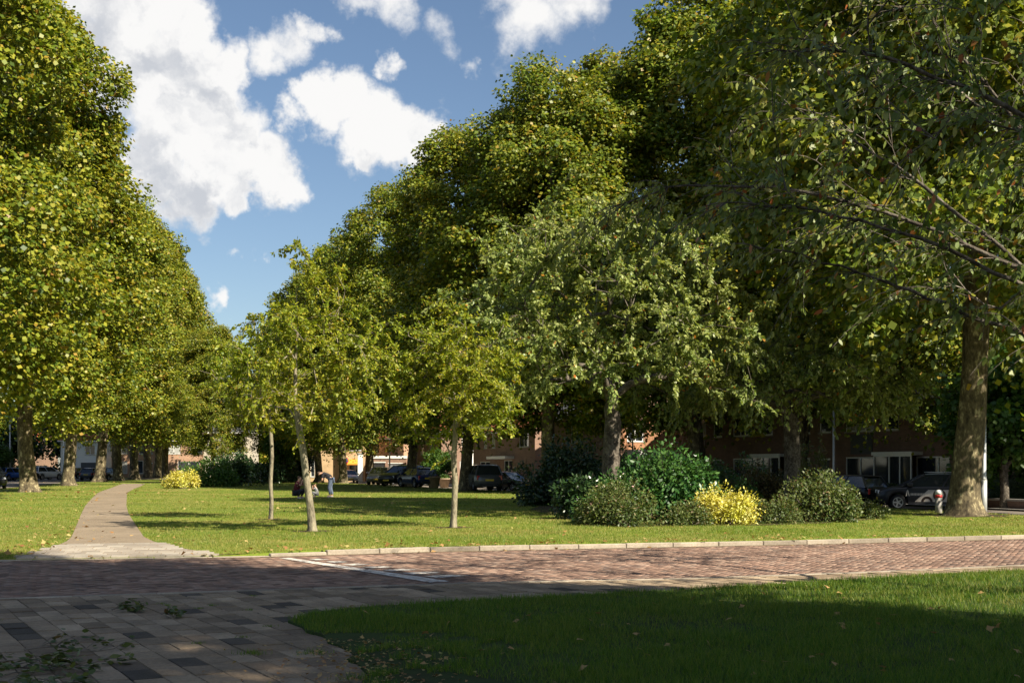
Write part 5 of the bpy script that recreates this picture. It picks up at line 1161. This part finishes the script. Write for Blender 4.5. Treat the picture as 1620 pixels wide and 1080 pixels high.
def ring(cx, cz_, r0, r1, a0=0, a1=360, n=28):
    q = []
    for i in range(n):
        s0, s1 = R(a0+(a1-a0)*i/n), R(a0+(a1-a0)*(i+1)/n); q.append([(cx+r0*math.cos(s0), cz_+r0*math.sin(s0)), (cx+r1*math.cos(s0), cz_+r1*math.sin(s0)), (cx+r1*math.cos(s1), cz_+r1*math.sin(s1)), (cx+r0*math.cos(s1), cz_+r0*math.sin(s1))])
    return q
vinyl('livery_ring', ring(-.38, .64, .17, .26), M['vinyl_dark'], .012); vinyl('livery_arc', ring(.12, .36, .13, .23, 0, 180), M['vinyl_dark'], .012)
vinyl('livery_stroke', [[(-.62, .92), (-.74, .92), (-.92, .55), (-.80, .55)], [(-1.28, .92), (-1.40, .92), (-1.06, .60), (-.96, .62)]], M['vinyl_dark'], .012)
vinyl('livery_letter', [[(.98, .60), (.93, .60), (.90, .86), (.92, .86)], [(.86, .60), (.81, .60), (.885, .86), (.91, .86)]]+[[(.78-k*.06, .63), (.74-k*.06, .63), (.74-k*.06, .72), (.78-k*.06, .72)] for k in range(9)], M['vinyl_beige'], .008)
car('hatch', 'dark hatchback with red tail lights behind the rounded shrub', cz(ST(6.6, 15.2)), HU+R(14), blk)
car('suv', 'dark grey SUV showing its yellow rear plate behind the middle plane trunk', cz(at(762, 776.0)), HU-R(8), gry, rack=True)
car('hatch', 'black car facing right, in front of the hydrangea', cz(at(806, 776)), R(-48), blk)
car('hatch', 'dark blue car half hidden by a plane trunk, rear plate visible', cz(at(660, 771)), HU+R(5), nav)
car('suv', 'black car left of the dark blue one behind a trunk', cz(at(637, 769)), R(-120), blk)
car('suv', 'dark green-black car next to the open carport', cz(at(619, 767)), R(-112), gry)
car('hatch', 'champagne car parked before the carport', cz(at(601, 766.8)), R(-92), pnk)
car('hatch', 'white small car beside the round blue sign', cz(at(552, 764)), R(-75), wht)
car('suv', 'black car at the picture edge left of the thickest left trunk', cz(at(-16, 773)), R(-60), blk)
car('hatch', 'bright blue hatchback at the left behind the lamp post', cz(at(19, 760)), R(70), blu)
car('hatch', 'black car beside the bright blue hatchback', cz(at(38, 759.5)), R(72), blk)
car('suv', 'white hatchback between the two thick left trunks', cz(at(73, 759)), R(65), wht)
car('van', 'grey white van behind the left trees', cz(at(139, 753.5)), R(8), slv)
car('hatch', 'red car before the grey white van', cz(at(133, 755)), R(95), red)
car('hatch', 'dark car left of the red one', cz(at(123, 757)), R(80), blk)
car('hatch', 'silver black car partly behind the third left trunk', cz(at(147, 759.5)), R(85), gry)
car('hatch', 'black car right of the third left trunk', cz(at(170, 759.3)), R(82), blk)

# ------------------------------------------------------------------ people
def skin(name, mat, verts, edges, parent, sub=2):
    """verts: (x, y, z, radius); the first one is the root"""
    me = bpy.data.meshes.new(name); me.from_pydata([v[:3] for v in verts], edges, []); o = link(name, me, parent)
    m = o.modifiers.new('skin', 'SKIN'); m.use_smooth_shade = True
    for i, v in enumerate(verts):
        sv = me.skin_vertices[0].data[i]; sv.radius = (v[3], v[4] if len(v) > 4 else v[3]); sv.use_root = (i == 0)
    s = o.modifiers.new('sub', 'SUBSURF'); s.levels = s.render_levels = sub; me.materials.append(mat); return o
M['skin'] = plain('skin', (.48, .27, .18), .6); M['maroon'] = plain('maroon', (.11, .012, .022), .85); M['black_cloth'] = plain('black_cloth', (.014, .014, .018), .9); M['jeans'] = plain('jeans', (.10, .13, .19), .9); M['grey_cloth'] = plain('grey_cloth', (.36, .36, .36), .9); M['hair_brown'] = plain('hair_brown', (.06, .035, .02), .7); M['hair_blond'] = plain('hair_blond', (.25, .16, .07), .7); M['shoe'] = plain('shoe', (.45, .43, .4), .7); M['dark_cloth'] = plain('dark_cloth', (.02, .02, .03), .9)
def hand(vs, es, i, d, s=1.):
    """five short fingers from the wrist vertex i pointing along d"""
    d = Vector(d).normalized(); w = Vector(vs[i][:3]); sd_ = d.cross(Vector((0, 0, 1))); sd_ = sd_.normalized() if sd_.length > .1 else Vector((1, 0, 0))
    palm = len(vs); vs.append((*(w+d*.07*s), .026*s)); es.append((i, palm))
    for k in range(5):
        off = (k-2)*.017*s; ln = (.05, .075, .085, .075, .055)[k]*s; b = Vector(vs[palm][:3])+sd_*off+d*(.01 if k else -.02)*s
        a = len(vs); vs.append((*(b+d*ln*.4), .009*s)); vs.append((*(b+d*ln+Vector((0, 0, -.015*s))), .008*s)); es += [(palm, a), (a, a+1)]
def person(label, p, rz, pose, mats, s=1.):
    """pose: dict of joints (x forward, y left, z up)"""
    t = empty('person', p, rz, label, 'person'); J = {k: Vector(v)*s for k, v in pose.items()}; top, leg, hair = mats
    def v(k, r): return (*J[k], r*s)
    nk = J['neck']; hd = J['head']; up = (hd-nk).normalized()
    vs = [v('pelvis', .13), v('chest', .14), v('neck', .055), (*(hd-up*.03*s), .085*s), (*(hd+up*.07*s), .092*s)]; es = [(0, 1), (1, 2), (2, 3), (3, 4)]
    fw = J['face'].normalized(); vs += [(*(hd+fw*.085*s-up*.02*s), .028*s)]; es.append((3, 5))
    for sd_ in 'lr':
        b = len(vs); vs += [v('shoulder_'+sd_, .065), v('elbow_'+sd_, .042), v('wrist_'+sd_, .03)]; es += [(1, b), (b, b+1), (b+1, b+2)]; hand(vs, es, b+2, J['wrist_'+sd_]-J['elbow_'+sd_], s)
        b = len(vs); vs += [v('hip_'+sd_, .095), v('knee_'+sd_, .062), v('ankle_'+sd_, .042), (*(J['ankle_'+sd_]+J['toe']*.16), .035*s)]; es += [(0, b), (b, b+1), (b+1, b+2), (b+2, b+3)]
    skin('body', M['skin'], vs, es, t)
    vs = [v('pelvis', .155), v('chest', .17), (*(J['chest'].lerp(nk, .6)), .09*s)]; es = [(0, 1), (1, 2)]
    for sd_ in 'lr':
        b = len(vs); vs += [v('shoulder_'+sd_, .085), (*J['shoulder_'+sd_].lerp(J['elbow_'+sd_], .75), .062*s)]; es += [(1, b), (b, b+1)]
    skin('shirt', top, vs, es, t)
    vs = [v('pelvis', .15)]; es = []
    for sd_ in 'lr':
        b = len(vs); vs += [v('hip_'+sd_, .115), v('knee_'+sd_, .078), (*J['knee_'+sd_].lerp(J['ankle_'+sd_], .92), .06*s)]; es += [(0, b), (b, b+1), (b+1, b+2)]
    skin('trousers', leg, vs, es, t)
    for sd_ in 'lr': skin('shoe', M['shoe'], [(*(J['ankle_'+sd_]+Vector((-.03, 0, -.03))*s), .052*s), (*(J['ankle_'+sd_]+J['toe']*.17+Vector((0, 0, -.045))*s), .04*s)], [(0, 1)], t)
    skin('hair', hair, [(*(hd+up*.10*s-fw*.03*s), .093*s), (*(hd+up*.02*s-fw*.06*s), .085*s), (*(hd-up*.05*s-fw*.065*s), .05*s)], [(0, 1), (1, 2)], t)
    return t
bend = dict(pelvis=(-.02, 0, .93), chest=(.30, 0, 1.16), neck=(.48, 0, 1.22), head=(.62, 0, 1.18), face=(.5, 0, -.8), shoulder_l=(.40, .19, 1.15), shoulder_r=(.40, -.19, 1.15), elbow_l=(.42, .22, .86), elbow_r=(.42, -.22, .86), wrist_l=(.58, .08, .76), wrist_r=(.58, -.08, .76), hip_l=(0, .1, .88), hip_r=(0, -.1, .88), knee_l=(.10, .11, .48), knee_r=(.04, -.11, .48), ankle_l=(.03, .11, .08), ankle_r=(-.06, -.12, .08), toe=(1, 0, -.15))
person('person in black shirt and jeans bending forward on the lawn', at(524, 786), R(180), bend, (M['black_cloth'], M['jeans'], M['hair_brown']))
crouch = dict(pelvis=(-.12, 0, .30), chest=(.02, 0, .66), neck=(.06, 0, .84), head=(.10, 0, .97), face=(1, 0, -.1), shoulder_l=(.03, .19, .76), shoulder_r=(.03, -.19, .76), elbow_l=(.24, .2, .62), elbow_r=(.24, -.2, .62), wrist_l=(.26, .08, .82), wrist_r=(.26, -.08, .82), hip_l=(-.08, .11, .27), hip_r=(-.08, -.11, .27), knee_l=(.32, .17, .45), knee_r=(.30, -.17, .42), ankle_l=(.10, .14, .08), ankle_r=(.06, -.14, .08), toe=(1, 0, -.15))
person('person in maroon shirt crouching on the lawn with raised hands', at(471, 788), R(-14), crouch, (M['maroon'], M['dark_cloth'], M['hair_brown']))
person('small child in grey crouching behind the leaning young tree', at(500, 786), R(185), crouch, (M['grey_cloth'], M['grey_cloth'], M['hair_blond']), .62)

# ------------------------------------------------------------------ litter
M['dry_leaf'] = leafmat('dry_leaf', [(0, (.20, .09, .03)), (.4, (.32, .18, .06)), (.75, (.42, .29, .12)), (1, (.35, .32, .10))], .2, .7, (1, .9, .6))
g = np.random.default_rng(99)
def scatter(name, X, Y, Z, size, label):
    n = len(X); t = g.normal(0, 1, (n, 3)); t[:, 2] *= .25; nn = g.normal(0, .3, (n, 3)); nn[:, 2] = 1
    return tag(link(name, leaves_mesh(name, np.stack([X, Y, Z], 1), t, nn, size, LOBED, M['dry_leaf'])), label, 'leaves', kind='stuff')
n = 26000; d = 1/(1/21.8-g.uniform(0, 1, n)*(1/21.8-1/150)); x = g.uniform(-1, 1, n)*.43*d
cl = vnoise(x, d, .35, 31); dp = np.abs(x-np.interp(d, [p.y for p in pL], [p.x for p in pL])); dk = d-far_edge(x)
prob = .05*cl+.5*np.exp(-dp/.35)*cl+.9*np.exp(-np.abs(dk-.1)/.25)*cl+.25*(x < -7.8)*(dk < 3)+.35*(s2_of(x, d) > -9)*(d > 60)*cl
k = (g.uniform(0, 1, n) < prob) & (d > far_edge(x)-.25) & (s_of(x, d) < 3)
x, d = x[k], d[k]; inr = d < far_edge(x)
scatter('fallen_leaves', x, d, np.where(inr, .006, zg(x, d)+np.where(pin(PATH_POLY, x, d), .02, .045)), g.uniform(.05, .12, len(x))*np.clip(d/35, 1, 1.9), 'dry leaves scattered over the park lawn and path edges')
n = 900; x = g.normal(-1.0, .38, n); d = 9.0+2.6*g.uniform(0, 1, n)**1.2; x = x-(d-9)*.12; k = g.uniform(0, 1, n) < .75
scatter('leaf_litter', x[k], d[k], np.full(k.sum(), .03), g.uniform(.02, .05, k.sum()), 'brown leaf litter on the bare lawn corner by the pavers')
lm = [leaves_mesh('fallen_leaf', np.zeros((1, 3)), np.array([[1., .2, .1]]), np.array([[.2, .1, 1.]]), np.array([1.]), LOBED, m_) for m_ in (M['dry_leaf'],)]
i = 0
while i < 70:
    dd = 9.3+g.uniform(0, 1)**1.3*9; xx = g.uniform(-1, 1)*.41*dd
    if not pin(NL, np.array([xx]), np.array([dd]))[0]: continue
    o_ = link('fallen_leaf', lm[0], None, (xx, dd, .055+g.uniform(0, .02)), (g.normal(0, .35), g.normal(0, .35), g.uniform(0, 6.28))); o_.scale = (1, 1, 1); s_ = g.uniform(.05, .10); o_.scale = (s_, s_, s_)
    tag(o_, 'single dry leaf lying on the shaded near grass', 'leaf', 'dry leaves on the near lawn'); i += 1
# torn-off leafy twigs on the pavers
def fallen_branch(label, p, rz, ln, nside, seed, nl_):
    g = np.random.default_rng(seed); t = empty('fallen_branch', p, rz, label, 'branch'); m = MB(); P = []; T = []
    main = [(ln*k/6, .05*math.sin(k*1.7+seed)*ln, .03+.02*math.sin(k)) for k in range(7)]; m.tube(main, [.009-.001*k for k in range(7)], 5)
    for k in range(nside):
        a = Vector(main[1+k % 6]); an = g.uniform(-1.3, 1.3); l2 = ln*g.uniform(.25, .5); b = a+Vector((math.cos(an)*l2, math.sin(an)*l2, g.uniform(0, .07))); c_ = a.lerp(b, .5)+Vector((0, 0, .03)); m.tube([a, c_, b], [.005, .004, .002], 4, False)
        for q in range(nl_): u_ = g.uniform(.2, 1.05); pp = a.lerp(b, u_); P.append((pp.x+g.normal(0, .02), pp.y+g.normal(0, .02), max(.015, pp.z+g.normal(.01, .02)))); T.append((math.cos(an)+g.normal(0, .6), math.sin(an)+g.normal(0, .6), g.normal(0, .25)))
    m.build('stem', M['twig'], t); n_ = len(P); nn = g.normal(0, .45, (n_, 3)); nn[:, 2] += 1
    link('leaves', leaves_mesh('leaves', np.array(P), np.array(T), nn, g.uniform(.05, .10, n_), OVAL, M['olive_leaf']), t); return t
fallen_branch('biggest fallen leafy branch at the lower left corner of the paving', (-4.25, 9.6, .0), .5, 1.0, 16, 3, 16)
fallen_branch('fallen twig reaching right from the corner branch', (-4.2, 10.9, .0), .05, .75, 9, 4, 9)
fallen_branch('fallen twig at the very bottom left edge', (-3.9, 9.2, .0), -.2, .7, 12, 5, 14)
fallen_branch('small tuft of torn leaves farther up the paving', (-4.4, 13.9, .0), .4, .28, 7, 6, 12)
fallen_branch('tiny torn twig right of the small tuft on the paving', (-3.75, 13.5, .0), -.5, .25, 5, 7, 9)
